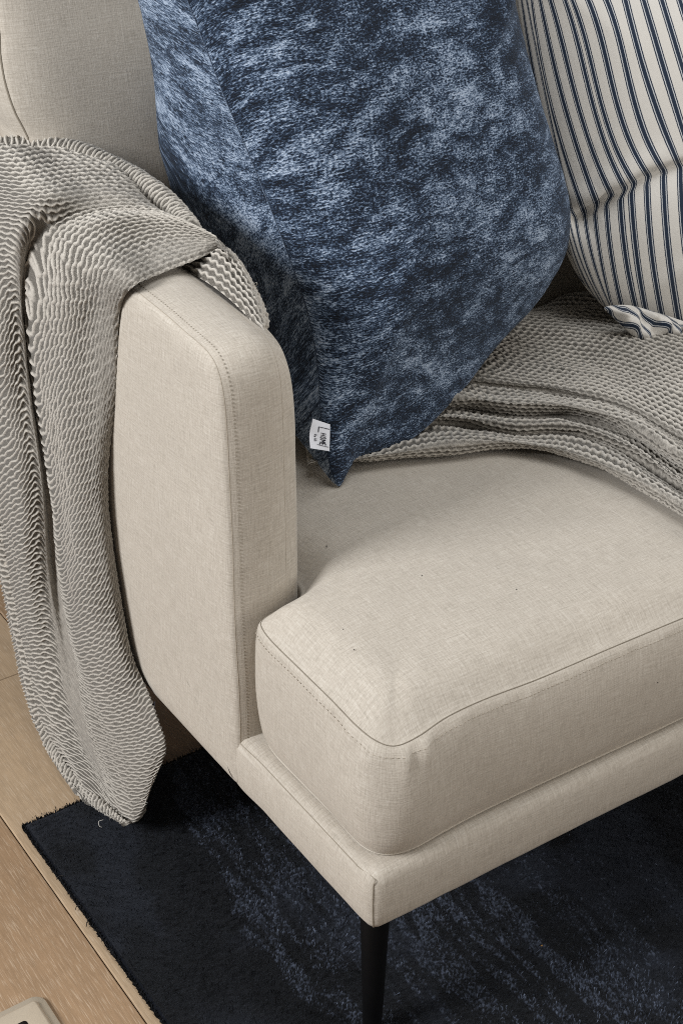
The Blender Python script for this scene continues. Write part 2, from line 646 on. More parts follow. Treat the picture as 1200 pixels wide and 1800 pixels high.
def pile_tone(x, y):
    """colour value and lean of the pile at floor position"""
    u = x - rx0
    wav = 0.035 * (fbm(y * 7, x * 0 + 3.3, 1) - 0.5) + 0.02 * (fbm(y * 26, x * 0, 2) - 0.5)
    b0 = 0.156 + wav + 0.6 * (y - 1.15) ** 2
    band = sstep(b0 - 0.006, b0 + 0.006, u)
    right = sstep(0.40, 0.62, u + 0.08 * (fbm(x * 5, y * 5, 4) - 0.5))
    line = fbm(u * 95 + 2.5 * fbm(x * 9, y * 9, 5), y * 13, 3, 3)
    patch = fbm(x * 7, y * 7, 6, 3)
    dens = band * (1 - 0.92 * right) * sstep(0.44, 0.56, line) * (0.6 + 0.4 * sstep(0.36, 0.58, patch))
    edge = np.exp(-((u - b0 - 0.010) / 0.012) ** 2) * (0.35 + 0.65 * sstep(0.45, 0.62, patch))
    soft = fbm(x * 9 + 3, y * 6, 7, 3)
    sheen = sstep(0.42, 0.72, fbm(x * 6.5 + 1.7, y * 11, 2, 3))
    v = 0.07 + 0.16 * band * (line - 0.3) + 0.40 * right * sheen + 0.14 * band * (patch - 0.4)
    v = v + 0.36 * sstep(0.36, 0.66, soft)  # soft sheen of the pile, left and right, put into the colour value
    prob = np.clip(0.72 * dens + 0.30 * edge * band * sstep(0.36, 0.5, line) + 0.012 * band, 0, 1)
    return v, prob, soft, band


def tufts(n, x0, x1, y0, y1, height, width):
    x = rng.uniform(x0, x1, n)
    y = rng.uniform(y0, y1, n)
    v, pr_, soft, band = pile_tone(x, y)
    hit = rng.random(n) < pr_
    val = np.clip(v + rng.normal(0, 0.03, n), 0, 0.55)
    val = np.where(hit, rng.uniform(0.58, 1.0, n), val)
    la = 2 * np.pi * fbm(x * 4, y * 4, 5, 2) * 1.5
    ln = 0.5 + 1.1 * (soft - 0.3)
    dx = np.cos(la) * ln + rng.normal(0, 0.35, n)
    dy = np.sin(la) * ln + rng.normal(0, 0.35, n)
    hh = height * rng.uniform(0.88, 1.05, n) * np.where(band > 0.5, 0.88, 1.0) * (0.94 + 0.12 * soft)
    a = rng.uniform(0, np.pi * 2, n)
    ww = width * rng.uniform(0.7, 1.3, n)
    base = np.stack([x, y, np.full(n, 0.0075)], 1)
    tip = base + np.stack([dx * hh * 0.6, dy * hh * 0.6, hh], 1)
    wv = np.stack([np.cos(a) * ww, np.sin(a) * ww, 0 * a], 1)
    # blade that is broad at the top, as cut pile is: two root points and a wide tip edge
    V = np.stack([base, tip + wv, tip - wv], 1)
    return V.reshape(-1, 3), np.arange(n * 3).reshape(n, 3), np.repeat(val, 3)


def pile_bed(x0, x1, y0, y1, st):
    gx, gy = np.arange(x0 + 0.001, x1, st), np.arange(y0, y1 - 0.001, st)
    X, Y = np.meshgrid(gx, gy)
    X = X + rng.uniform(-0.35, 0.35, X.shape) * st
    Y = Y + rng.uniform(-0.35, 0.35, X.shape) * st
    v, pr_, soft, band = pile_tone(X, Y)
    hit = rng.random(X.shape) < pr_
    val = np.clip(v + rng.normal(0, 0.022, X.shape), 0, 0.6)
    val = np.where(hit, rng.uniform(0.55, 0.92, X.shape), val)
    ex = np.minimum(np.minimum(X - rx0, ry1 - Y), 0.02)
    hgt = 0.0118 - 0.006 * np.clip(1 - ex / 0.007, 0, 1) ** 2
    Zz = hgt + 0.0012 * (soft - 0.5) + 0.0009 * (fbm(X * 260, Y * 260, 1, 2) - 0.5) + np.where(hit, 0.0007, 0.0) + rng.normal(0, 0.00016, X.shape) * (1 + 1.2 * band)
    V_ = np.stack([X, Y, Zz], -1)
    return V_.reshape(-1, 3), grid_faces(*X.shape), val.reshape(-1)


bedV, bedF, bedC = pile_bed(rx0, rugX1, 0.43, ry1, 0.0022)
bed = mesh('pile', bedV, bedF, RUG, rugT, col=bedC)
bed['kind'] = 'stuff'
parts = [tufts(60000, rx0, 1.42, 0.55, ry1, 0.0062, 0.0006)]
parts[0][0][:, 2] += 0.0062
# shaggy rim
xr = np.r_[np.full(5200, rx0), rng.uniform(rx0, 1.3, 4200)]
yr = np.r_[rng.uniform(0.5, ry1, 5200), np.full(4200, ry1)]
nr = len(xr)
outd = np.where(np.arange(nr) < 5200, -1.0, 0.0)
oute = np.where(np.arange(nr) < 5200, 0.0, 1.0)
hb = rng.uniform(0.001, 0.014, nr)
base = np.stack([xr, yr, hb * 0.5], 1)
ln = rng.uniform(0.0002, 0.0018, nr)
tip = base + np.stack([outd * ln + rng.normal(0, 0.0015, nr), oute * ln + rng.normal(0, 0.0015, nr), rng.uniform(0.001, 0.008, nr)], 1)
V = np.zeros((nr, 4, 3))
for k in range(3):
    an = rng.uniform(0, 6.28, nr) + k * 2.09
    V[:, k] = base + np.stack([np.cos(an) * 0.0016, np.sin(an) * 0.0016, np.sin(an) * 0.001], 1)
V[:, 3] = tip
i = np.arange(nr)[:, None] * 4
parts.append((V.reshape(-1, 3), np.concatenate([i + np.array([[0, 1, 3]]), i + np.array([[1, 2, 3]]), i + np.array([[2, 0, 3]])]), np.repeat(rng.uniform(0.03, 0.16, nr), 4)))
Vp, Fp, off = [], [], 0
for v, f, c in parts:
    Vp.append(v)
    Fp.append(f + off)
    off += len(v)
pile = mesh('pile_fringe', np.concatenate(Vp), np.concatenate(Fp), RUG, rugT, col=np.concatenate([c for v, f, c in parts]), smooth=False)
pile['kind'] = 'stuff'
# a few loose threads at the left edge
lt = []
for (px, py), (qx, qy) in (((112, 1540), (100, 1546)), ((141, 1592), (133, 1599)), ((160, 1612), (152, 1629)), ((152, 1622), (163, 1631))):
    a, b = onz((px, py), 0.012), onz((qx, qy), 0.003)
    tt = np.linspace(0, 1, 6)[:, None]
    lt.append(tube(a + (b - a) * tt + np.sin(tt * 3.1) * np.array([[0, 0.001, 0.003]]), 0.0006, 4))
for v, f in lt:
    mesh('loose_thread', v, f, LINT, rugT)

# ------------------------------------------------------------------ sofa
sofa = thing('sofa', 'beige linen sofa with a T shaped seat cushion and slim track arm', 'sofa')
Z = 0.11          # floor offset used while measuring
X0 = 0.648

# base
bp = np.array([(0.650, 1.172), (0.648, 1.10), (0.647, 1.0), (0.6465, 0.925), (0.6470, 0.903), (0.6510, 0.8895), (0.6640, 0.8852), (0.72, 0.8838), (0.88, 0.880), (1.1, 0.874), (1.5, 0.868), (1.9, 0.868), (1.97, 0.872), (1.985, 0.90), (1.985, 1.3), (1.97, 1.62), (1.9, 1.63), (1.3, 1.63), (0.74, 1.63), (0.71, 1.62), (0.705, 1.55), (0.705, 1.3), (0.703, 1.20), (0.69, 1.178)])
bp = smooth_closed(bp, 520)
bz0, bz1 = 0.16 + Z, 0.234 + Z


def base_disp(V, nA, nR):
    x, y = V[..., 0], V[..., 1]
    V[..., 2] += 0.0016 * (fbm(x * 14, y * 14, 2) - 0.5)
    V[..., 0] += 0.0012 * (fbm(y * 22, V[..., 2] * 30, 3) - 0.5)
    V[..., 1] += 0.0016 * (fbm(x * 22, V[..., 2] * 30, 4) - 0.5)
    return V


bz0 -= 0.005
brings = [(inset(bp, 0.010), bz0 + 0.0005), (inset(bp, 0.004), bz0 + 0.002), (inset(bp, 0.001), bz0 + 0.008), (bp, bz0 + 0.022), (inset(bp, -0.001), bz0 + 0.04), (inset(bp, 0.0002), bz1 - 0.014),
          (inset(bp, 0.0035), bz1 - 0.005), (inset(bp, 0.0085), bz1 - 0.0008), (inset(bp, 0.016), bz1 + 0.001)]
base_o, bV, bnA = padded('base', brings, (bz0 + 0.001, 2), (bz1 + 0.002, 2), idt, LINEN, sofa, np.array([1.3, 1.25]), 14, disp=base_disp, flat=(1, 3))
# base seams: along the left top edge and down the corner
sel = np.where((bp[:, 0] < 0.66) & (bp[:, 1] < 1.165) & (bp[:, 1] > 0.91))[0]
pth = bV[bnA + 6][sel]
pth = pth[np.argsort(pth[:, 1])]
kc = np.argmin(np.abs(bp[:, 0] - 0.654) + np.abs(bp[:, 1] - 0.893))
corner = np.array([bV[bnA + k][kc] for k in (6, 5, 4, 3, 2, 1)])
full = np.r_[pth[::-1], corner]
seam_tube('seam', crom(full, np.linspace(0, len(full) - 1, 300)), 0.00055, STITCHD, base_o)

# arm
ap = np.array([(1.156, 0.274), (1.151, 0.285), (1.150, 0.32), (1.150, 0.45), (1.150, 0.60), (1.150, 0.70), (1.1505, 0.755), (1.153, 0.788), (1.159, 0.808), (1.170, 0.821), (1.190, 0.828), (1.23, 0.832), (1.28, 0.836), (1.342, 0.840), (1.45, 0.850), (1.56, 0.868), (1.68, 0.888), (1.85, 0.90), (1.93, 0.895), (1.945, 0.87), (1.95, 0.80), (1.95, 0.5), (1.95, 0.30), (1.94, 0.275), (1.90, 0.270), (1.5, 0.270), (1.2, 0.270), (1.168, 0.270)])
ap = smooth_closed(ap, 640)[::-1]
if np.sum(ap[:, 0] * np.roll(ap[:, 1], -1) - np.roll(ap[:, 0], -1) * ap[:, 1]) < 0:
    ap = ap[::-1]
arm3 = lambda p, h: np.c_[h, p[:, 0], p[:, 1]]


def arm_disp(V, nA, nR):
    y, z = V[..., 1], V[..., 2]
    V[..., 0] += 0.0035 * (fbm(y * 6, z * 6, 1, 3) - 0.5)
    V[..., 1] += 0.003 * (fbm(V[..., 0] * 18 + 2, z * 9, 3, 3) - 0.5)
    V[..., 2] += 0.003 * (fbm(V[..., 0] * 18 + 7, y * 9, 4, 3) - 0.5) * (z > 0.6)
    return V


arings = [(inset(ap, 0.05), 0.6435), (inset(ap, 0.03), 0.6432), (inset(ap, 0.016), 0.6440), (inset(ap, 0.006), 0.6462), (inset(ap, 0.002), 0.6485), (inset(ap, 0.0014), 0.6508), (inset(ap, 0.0005), 0.6530),
          (inset(ap, -0.0015), 0.659), (inset(ap, -0.003), 0.668), (inset(ap, -0.0035), 0.685), (inset(ap, -0.002), 0.700), (inset(gsmooth(ap, 1.5), 0.0008), 0.711), (inset(gsmooth(ap, 2.2), 0.0030), 0.7170), (inset(gsmooth(ap, 2.6), 0.0042), 0.7192), (inset(gsmooth(ap, 2.9), 0.0050), 0.7215),
          (inset(gsmooth(ap, 4.0), 0.009), 0.7290), (gsmooth(inset(ap, 0.0115), 6.0), 0.7360), (gsmooth(inset(ap, 0.0118), 9.0) + 0.10 * (np.array([1.55, 0.56]) - ap) * 0.12, 0.7420), (inset(ap, 0.040), 0.7465), (inset(ap, 0.06), 0.7485)]
ac = np.array([1.55, 0.56])
arm_o, aV, anA = padded('armrest', arings, (0.642, 2), (0.750, 2), arm3, LINEN, sofa, ac, 12, flip=False, disp=arm_disp, flat=(5, 5))


def arm_path(k, dy=0.0, out=0.0004):
    q = aV[anA + k]
    idx = np.where((ap[:, 0] < 1.62) & ((ap[:, 1] > 0.5) | (ap[:, 0] < 1.152)))[0]
    q = q[idx]
    pr2 = ap[idx]
    # order from the front bottom upwards and back
    key = np.where(pr2[:, 0] < 1.19, pr2[:, 1], 2 + pr2[:, 0])
    q = q[np.argsort(key)]
    ctr = np.array([0, 1.45, 0.55])
    d = q - ctr
    d[:, 0] = 0
    d /= np.linalg.norm(d, axis=1, keepdims=True)
    q = q + d * out
    q[:, 0] += dy
    return q


seam_tube('seam', arm_path(5, 0, 0.0), 0.00045, STITCH, arm_o)
stitches('stitching', arm_path(7, -0.0004, 0.0003), 0.0046, 0.5, 0.00045, STITCHD, arm_o)
seam_tube('seam', arm_path(13, 0, -0.0002), 0.00045, STITCH, arm_o)
stitches('stitching', arm_path(12, -0.003, 0.0006), 0.0044, 0.5, 0.0005, STITCHD, arm_o)

# seat cushion
cp = np.array([(0.668, 1.128, .404), (0.6625, 1.10, .404), (0.662, 1.047, .402), (0.6625, 0.985, .399), (0.6650, 0.943, .392), (0.672, 0.918, .386), (0.687, 0.905, .381), (0.712, 0.900, .385), (0.75, 0.902, .391),
               (0.80, 0.903, .3905), (0.873, 0.901, .3865), (0.97, 0.897, .3875), (1.085, 0.893, .3865), (1.3, 0.889, .381), (1.6, 0.889, .382), (1.86, 0.893, .38), (1.95, 0.91, .375), (1.965, 0.96, .38), (1.968, 1.3, .385), (1.95, 1.56, .38), (1.9, 1.60, .38),
               (1.4, 1.60, .38), (0.82, 1.60, .38), (0.765, 1.58, .38), (0.756, 1.50, .39), (0.756, 1.35, .395), (0.756, 1.25, .397), (0.755, 1.20, .398), (0.748, 1.168, .400), (0.735, 1.150, .404), (0.715, 1.142, .406), (0.692, 1.140, .405), (0.677, 1.137, .404)])
cp = smooth_closed(cp, 760)
cz = cp[:, 2] + Z
cpl = cp[:, :2]
czb = 0.2385 + Z
ccen = np.array([1.32, 1.27])
ang = np.arange(len(cpl))
arc = np.r_[0, np.cumsum(np.linalg.norm(np.diff(cpl, axis=0), axis=1))]
frontness = sstep(1.0, 0.9, cpl[:, 1])
leftness = sstep(0.70, 0.665, cpl[:, 0])
bul = 0.009 + 0.006 * frontness
botin = 0.003 - 0.009 * frontness


def lerp(a, b, t): return a + (b - a) * t


czb -= 0.0005
crings = [(inset(cpl, 0.035), czb + 0.0), (inset(cpl, 0.014), czb - 0.0005), (inset(cpl, 0.003 + botin), czb - 0.001), (inset(cpl, 0.0005 + botin), czb + 0.0025)]
for t_ in (0.1, 0.2, 0.32, 0.46, 0.6, 0.72, 0.82, 0.9, 0.95):
    prof = math.sin(math.pi * t_) ** 0.62
    crings.append((inset(cpl, botin * (1 - t_) - bul * prof), lerp(czb, cz, t_)))
crings += [(inset(cpl, -0.0015), cz - 0.0028), (inset(cpl, 0.0008), cz - 0.0008), (inset(cpl, 0.0022), cz - 0.0002), (inset(cpl, 0.0040), cz + 0.0014), (inset(cpl, 0.009), cz + 0.0048), (inset(cpl, 0.018), cz + 0.0095), (inset(cpl, 0.032), cz + 0.0150), (inset(cpl, 0.05), cz + 0.0205)]


def cush_disp(V, nA, nR):
    x, y, z = V[..., 0].copy(), V[..., 1].copy(), V[..., 2].copy()
    top = np.zeros(V.shape[:2])
    top[nA + nR - 4:] = 1
    k0 = nA + nR - 4
    P_ = V[k0:, :, :2].reshape(-1, 2)
    bd = cpl[::3]
    bz = cz[::3]
    dist = np.empty(len(P_))
    zb_ = np.empty(len(P_))
    for i0 in range(0, len(P_), 4000):
        dd = np.hypot(P_[i0:i0 + 4000, None, 0] - bd[None, :, 0], P_[i0:i0 + 4000, None, 1] - bd[None, :, 1])
        w_ = 1 / (dd + 0.003) ** 3.2
        dist[i0:i0 + 4000] = (w_ * dd).sum(1) / w_.sum(1)
        zb_[i0:i0 + 4000] = (w_ * bz).sum(1) / w_.sum(1)
    crown = 0.024 * (1 - np.exp(-dist / 0.022)) + 0.020 * (1 - np.exp(-dist / 0.16))
    znew = (zb_ + crown).reshape(V[k0:, :, 2].shape)
    ease = np.clip(np.arange(len(znew)) / 2.0, 0, 1)[:, None]
    V[k0:, :, 2] = V[k0:, :, 2] * (1 - ease) + znew * ease
    V[..., 2] += top * 0.011 * (fbm(x * 5, y * 5, 2, 4) - 0.5)
    side = np.zeros(V.shape[:2])
    side[nA + 3:nA + nR - 8] = 1
    # small puckers below the top seam and loose ripples along the side
    tt = np.linspace(0, 1, nR)[:, None]
    pk = np.zeros((nR, V.shape[1]))
    for s0, wd, am in ((0, 0, 0),):
        pass
    n_ = inset(cpl, 1.0) - cpl
    puck = 0.0022 * (vnoise(arc * 55, arc * 0 + 2.5, 1) - 0.5) * 1.6
    near = np.exp(-((V[:, :, 2] - (cz[None] - 0.016)) / 0.014) ** 2) * side
    rip = 0.009 * (fbm(arc * 9, arc * 0 + 1.1, 3, 3) - 0.5)[None] * side * np.exp(-((V[:, :, 2] - (czb + 0.05)) / 0.05) ** 2)
    for s_px, wd, am in (((706, 1310), 0.004, 0.0055), ((734, 1300), 0.006, 0.006), ((630, 1290), 0.008, 0.004), ((800, 1258), 0.010, 0.003)):
        q = ony(s_px, 0.905)[:2]
        k = np.argmin(np.linalg.norm(cpl - q, axis=1))
        g = np.exp(-((arc - arc[k]) / wd) ** 2)
        V[..., :2] -= (n_[None] * (g[None] * near * am)[..., None])
    V[..., :2] += n_[None] * ((puck[None] * near) + rip)[..., None]
    # pulls running in from the front corner, and a shallow hollow where one sits
    for an_, am_, w_ in ((38, 0.0022, 0.007), (56, -0.0018, 0.006), (74, 0.0016, 0.008), (22, 0.0015, 0.006), (118, 0.0018, 0.012), (140, -0.0016, 0.010)):
        cx_, cy_ = (0.69, 0.905) if an_ < 90 else (0.82, 1.40)
        ca, sa = math.cos(math.radians(an_ if an_ < 90 else -an_ + 60)), math.sin(math.radians(an_ if an_ < 90 else -an_ + 60))
        al, ac_ = (x - cx_) * ca + (y - cy_) * sa, -(x - cx_) * sa + (y - cy_) * ca
        V[..., 2] += top * am_ * np.exp(-(ac_ / w_) ** 2) * np.exp(-((al - 0.055) / 0.045) ** 2)
    V[..., 2] -= top * 0.006 * np.exp(-((x - 1.2) / 0.16) ** 2 - ((y - 1.13) / 0.11) ** 2)
    # soft hollows by the arm notch
    d = np.hypot((x - 0.80) / 0.05, (y - 1.36) / 0.10)
    V[..., 2] -= top * 0.010 * np.exp(-d ** 2)
    return V


cush_o, cV, cnA = padded('seat_cushion', crings, (czb + 0.002, 2), (0.437 + Z, 1.7), idt, LINEN, sofa, ccen, 34, disp=cush_disp, flat=(2, 6))
ks = len(crings) - 7
front_idx = np.where((cpl[:, 1] < 1.16) & ((cpl[:, 0] < 0.70) | (cpl[:, 1] < 0.95)))[0]
br = np.where(np.diff(front_idx) > 1)[0]
fi = np.r_[front_idx[br[0] + 1:], front_idx[:br[0] + 1]] if len(br) else front_idx
seam_tube('seam', cV[cnA + ks][fi] + np.array([0, 0, 0.0002]), 0.00055, SEAM, cush_o)
tp = cV[cnA + ks - 2][fi]
n2 = (inset(cpl, 1.0) - cpl)[fi]
tp = tp.copy()
tp[:, 2] -= 0.0035
tp[:, :2] -= n2 * 0.0016
stitches('stitching', tp, 0.0062, 0.5, 0.00055, STITCH, cush_o)
bt = cV[cnA + 2][fi].copy()
bt[:, :2] -= n2 * 0.0008
seam_tube('piping', bt + np.array([0, 0, 0.0014]), 0.0015, PIPE, cush_o)

# backrest cushion and outer back
tilt = 0.17
bx0, bx1 = 0.703, 1.97
bk_ = [tuple(p_[[0, 2]] + np.array([0.0, 0.0])) for p_ in onplane(np.array([(53, 262), (50, 245), (39, 222), (25, 195), (9, 145), (0, 90), (-5, 30)], float), (0, 1.604, 0.53), (0, -1, tilt))]
q = smooth_closed(np.array([(0.730, 0.52), (0.726, 0.7), (0.716, 0.84)] + bk_ + [(bk_[-1][0] + 0.002, 1.24), (bk_[-1][0] + 0.04, 1.27), (1.3, 1.275), (1.93, 1.27), (bx1, 1.24), (bx1, 0.9), (bx1, 0.52), (1.94, 0.50), (1.3, 0.495), (bx0 + 0.02, 0.50)]), 420)
if np.sum(q[:, 0] * np.roll(q[:, 1], -1) - np.roll(q[:, 0], -1) * q[:, 1]) < 0:
    q = q[::-1]
back3 = lambda p, h: np.c_[p[:, 0], 1.600 + h + tilt * (p[:, 1] - 0.53), p[:, 1]]


def back_disp(V, nA, nR):
    V[..., 1] += 0.010 * (fbm(V[..., 0] * 4, V[..., 2] * 4, 6, 3) - 0.5)
    return V


krings = [(inset(q, 0.04), -0.008), (inset(q, 0.02), -0.0035), (inset(q, 0.008), 0.001), (inset(q, 0.002), 0.0045), (inset(q, 0.0012), 0.0065), (inset(q, -0.001), 0.009), (inset(q, -0.007), 0.03), (inset(q, -0.008), 0.06), (inset(q, -0.002), 0.095), (inset(q, 0.01), 0.102)]
back_o, kV, knA = padded('back_cushion', krings, (-0.020, 2), (0.105, 2), back3, LINEN, sofa, np.array([1.33, 0.88]), 12, flip=True, disp=back_disp, flat=(4, 1))
li = np.where((q[:, 0] < 0.72) & (q[:, 1] > 0.53) & (q[:, 1] < 1.24))[0]
li = li[np.argsort(q[li, 1])]
seam_tube('seam', kV[knA + 4][li] + np.array([-0.0004, -0.0006, 0]), 0.0013, SEAM, back_o)
fr = smooth_closed(np.array([(0.652, 0.30), (0.652, 0.6), (0.652, 0.9), (0.652, 1.15), (0.665, 1.19), (0.70, 1.20), (1.3, 1.20), (1.95, 1.20), (1.99, 1.19), (1.99, 0.8), (1.99, 0.30), (1.95, 0.28), (1.3, 0.28), (0.68, 0.28)]), 300)
if np.sum(fr[:, 0] * np.roll(fr[:, 1], -1) - np.roll(fr[:, 0], -1) * fr[:, 1]) < 0:
    fr = fr[::-1]
frings = [(inset(fr, 0.02), 0.112), (inset(fr, 0.006), 0.114), (fr, 0.12), (fr, 0.19), (inset(fr, 0.006), 0.198), (inset(fr, 0.02), 0.2)]
padded('back_frame', frings, (0.112, 2), (0.2, 2), back3, LINEN, sofa, np.array([1.33, 0.75]), 6, flip=True)

# front leg
lx, ly = 0.700, 0.951
zz = np.array([0.0, 0.002, 0.004, 0.10, 0.20, 0.262, 0.272])
rr = np.array([0.006, 0.0095, 0.0105, 0.0135, 0.0165, 0.0195, 0.0195])
th = np.linspace(0, 2 * np.pi, 32, endpoint=False)
V = np.stack([np.stack([lx + r * np.cos(th) - 0.004 * (1 - z / 0.27), ly + r * np.sin(th) - 0.002 * (1 - z / 0.27), np.full(32, z + 0.0)], 1) for z, r in zip(zz, rr)])
mesh('leg', V.reshape(-1, 3), grid_faces(len(zz), 32, wrap=True), BLACK, sofa)
# little cloth tag under the arm
a = onz((266, 1236), 0.262)
e_ = [onx((px, py), a[0]) for px, py in ((262, 1238), (272, 1233), (270, 1252), (262, 1247))]
V = np.array([p + np.array([dx, 0, 0]) for dx in (0.0, 0.0012) for p in e_])
mesh('care_tag', V, [np.array([[0, 1, 2, 3], [7, 6, 5, 4], [0, 4, 5, 1], [1, 5, 6, 2], [2, 6, 7, 3], [3, 7, 4, 0]])], TAGM, sofa, smooth=False)
# specks of lint on the seat
LT = (((574, 960), 'dark lint speck on the seat beside the armrest'), ((603, 1106), 'dark lint speck near the left notch of the seat'),
      ((622, 1142), 'dark lint speck closest to the middle of the left seat edge'), ((907, 1036), 'dark lint speck alone in the middle of the seat'),
      ((741, 1012), 'dark lint speck on the seat, left of the middle'), ((1155, 1200), 'brown speck on the front face of the seat cushion'))
for k, ((px, py), lab_) in enumerate(LT):
    tv = cV[cnA + len(crings) - 6:].reshape(-1, 3)
    z_ = 0.53
    for _ in range(8):
        p = onz((px, py), z_)
        z_ = tv[np.argmin(np.hypot(tv[:, 0] - p[0], tv[:, 1] - p[1])), 2] + 0.0004
    if py > 1190:
        p = ony((px, py), 0.8755)
    bm = __import__('bmesh').new()
    __import__('bmesh').ops.create_icosphere(bm, subdivisions=1, radius=0.0007 + 0.0003 * (k % 3 == 0))
    for vv in bm.verts:
        vv.co = Vector((vv.co.x * 1.4, vv.co.y, vv.co.z * 0.6)) + Vector(p)
    tag(bm_obj('lint', bm, LINT), lab_, 'lint', 'specks of lint on the seat')

cr_p = onz((951, 1662), 0.0128)
bm = __import__('bmesh').new()
__import__('bmesh').ops.create_icosphere(bm, subdivisions=1, radius=0.0014)
for vv in bm.verts:
    vv.co = Vector((vv.co.x * 1.3, vv.co.y, vv.co.z * 0.6)) + Vector(cr_p)
tag(bm_obj('crumb', bm, plain('crumb', (0.55, 0.30, 0.09), 0.8, 0, 0.2, 900, 0.2)), 'tiny orange crumb lying on the dark rug', 'crumb')

# ------------------------------------------------------------------ cushions


def cushion(name, outline, p0, e1, e2, nrm, prof, mat, parent, uvf, nr=90, nt=560, detail=None, cen=None, arcuv=False):
    """pillow from a closed outline in its own plane; prof(r, a, b, side) gives the swelling on each side"""
    ol = smooth_closed(outline, nt)
    if np.sum(ol[:, 0] * np.roll(ol[:, 1], -1) - np.roll(ol[:, 0], -1) * ol[:, 1]) < 0:
        ol = ol[::-1]
    c = ol.mean(0) if cen is None else np.array(cen)
    r = 1 - np.linspace(0, 1, nr) ** (2.4 if arcuv else 1.6)
    r = r[::-1]
    ab = c + r[:, None, None] * (ol - c)[None]
    Vs = []
    for side in (1, -1):
        a, b = ab[..., 0], ab[..., 1]
        h = prof(r[:, None], a, b, side)
        if detail is not None and detail is st_det and side > 0:
            q_ = seen_ab(p0 + a[..., None] * e1 + b[..., None] * e2 + h[..., None] * nrm)
            h = h + detail(r[:, None], q_[..., 0], q_[..., 1], side)
        elif detail is not None:
            h = h + detail(r[:, None], a, b, side)
        Vs.append(p0 + a[..., None] * e1 + b[..., None] * e2 + (side * h)[..., None] * nrm)
    front, bk = Vs
    seq = np.concatenate([front, bk[::-1][1:]])          # centre -> rim -> centre of the back
    if arcuv:                                            # cloth laid from the seam inwards, without stretching over the swell
        R0 = np.linalg.norm(ol - c, axis=1)
        dirs = (ol - c) / R0[:, None]
        uvs_ = []
        for S_, side in ((front, 1), (bk, -1)):
            seg = np.linalg.norm(np.diff(S_, axis=0), axis=-1)
            arc_ = np.concatenate([np.zeros((1, nt)), np.cumsum(seg, 0)])
            q_ = arc_[-1:] - arc_                        # distance from the seam
            q_ = gsmooth(q_.T, 6).T
            if side > 0:
                q_ = q_ / q_[:1] * R0[None]
            w_ = ol[None] - dirs[None] * q_[..., None]
            uvs_.append(np.stack([w_[..., 0] + (9.12 if side < 0 else 0), w_[..., 1]], -1))
        uv = np.concatenate([uvs_[0], uvs_[1][::-1][1:]])
    else:
        if detail is not None and uvf is st_uv:
            ab1 = seen_ab(front)
        else:
            ab1 = ab
        uv = np.concatenate([uvf(ab1[..., 0], ab1[..., 1], 1), uvf(ab[..., 0], ab[..., 1], -1)[::-1][1:]])
    o = mesh(name, seq.reshape(-1, 3), grid_faces(len(seq), nt, wrap=True), mat, parent, uv=uv.reshape(-1, 2))
    return o, seq, ol, nr


st_det = st_uv = seen_ab = None

# blue crushed velvet cushion standing on one corner
yaw = math.radians(9)
lean = math.radians(18)
nb = np.array([math.sin(yaw) * math.cos(lean), -math.cos(yaw) * math.cos(lean), math.sin(lean)])
e1b = np.array([math.cos(yaw), math.sin(yaw), 0.0])
e2b = np.cross(nb, e1b)
e2b = -e2b if e2b[2] < 0 else e2b
pb = onz((595, 850), 0.548)


def plane_ab(px, p0, n, e1, e2):
    q_ = onplane(np.array(px, float), p0, n) - p0
    return np.stack([q_ @ e1, q_ @ e2], -1)


seam_px = [(330, 0), (395, 170), (450, 300), (500, 430), (538, 540), (558, 640), (563, 720), (572, 775), (581, 825)]
tip_px = [(595, 855), (612, 828)]
right_px = [(632, 802), (720, 774), (806, 692), (872, 608), (940, 532), (980, 462), (988, 405), (981, 340), (958, 260), (930, 170), (905, 80), (885, -10), (872, -110)]
bl_out = np.r_[plane_ab(tip_px + right_px, pb, nb, e1b, e2b), plane_ab([(700, -190), (500, -170), (330, -190), (262, -160)], pb, nb, e1b, e2b), plane_ab([(290, -90)], pb, nb, e1b, e2b), plane_ab(seam_px, pb, nb, e1b, e2b)]
blue = thing('velvet_cushion', 'plump blue crushed velvet cushion standing on one corner against the sofa back', 'cushion')


def blue_prof(r, a, b, side):
    if side > 0:
        low = 0.22 + 0.78 * sstep(-0.02, 0.24, b)
        return 0.090 * low * (1 - np.clip(r, 0, 1) ** 2.6) ** 0.56
    low = np.interp(b, [-0.02, 0.03, 0.07, 0.13, 0.20, 0.26, 0.33], [0.16, 0.42, 0.66, 0.76, 0.84, 0.93, 1.0])
    t = 0.235 - 0.115 * sstep(0.10, 0.30, a)
    t = t * np.interp(b, [0.24, 0.3, 0.36, 0.42, 0.50, 0.62], [1.0, 1.16, 1.24, 1.16, 0.94, 0.66])
    return t * low * (1 - np.clip(r, 0, 1) ** 5.5) ** 0.62


def blue_det(r, a, b, side):
    edge = np.exp(-((1 - r) / 0.10) ** 2) * (r < 0.999)
    wr = 0.007 * (fbm(a * 7 + 2, b * 7, 3, 3) - 0.5) * (1 - r ** 6)
    th_ = np.arctan2(b - 0.36, a - 0.17)
    pk = 0.0022 * (vnoise(th_ * 24, r * 0 + 0.5, 2) - 0.5) * edge
    tipf = np.exp(-(a / 0.06) ** 2) * np.exp(-((b - 0.05) / 0.05) ** 2)
    tk = 0.004 * tipf * np.cos((a + 0.004) * 95) * (1 - r ** 8)
    return wr + pk + tk


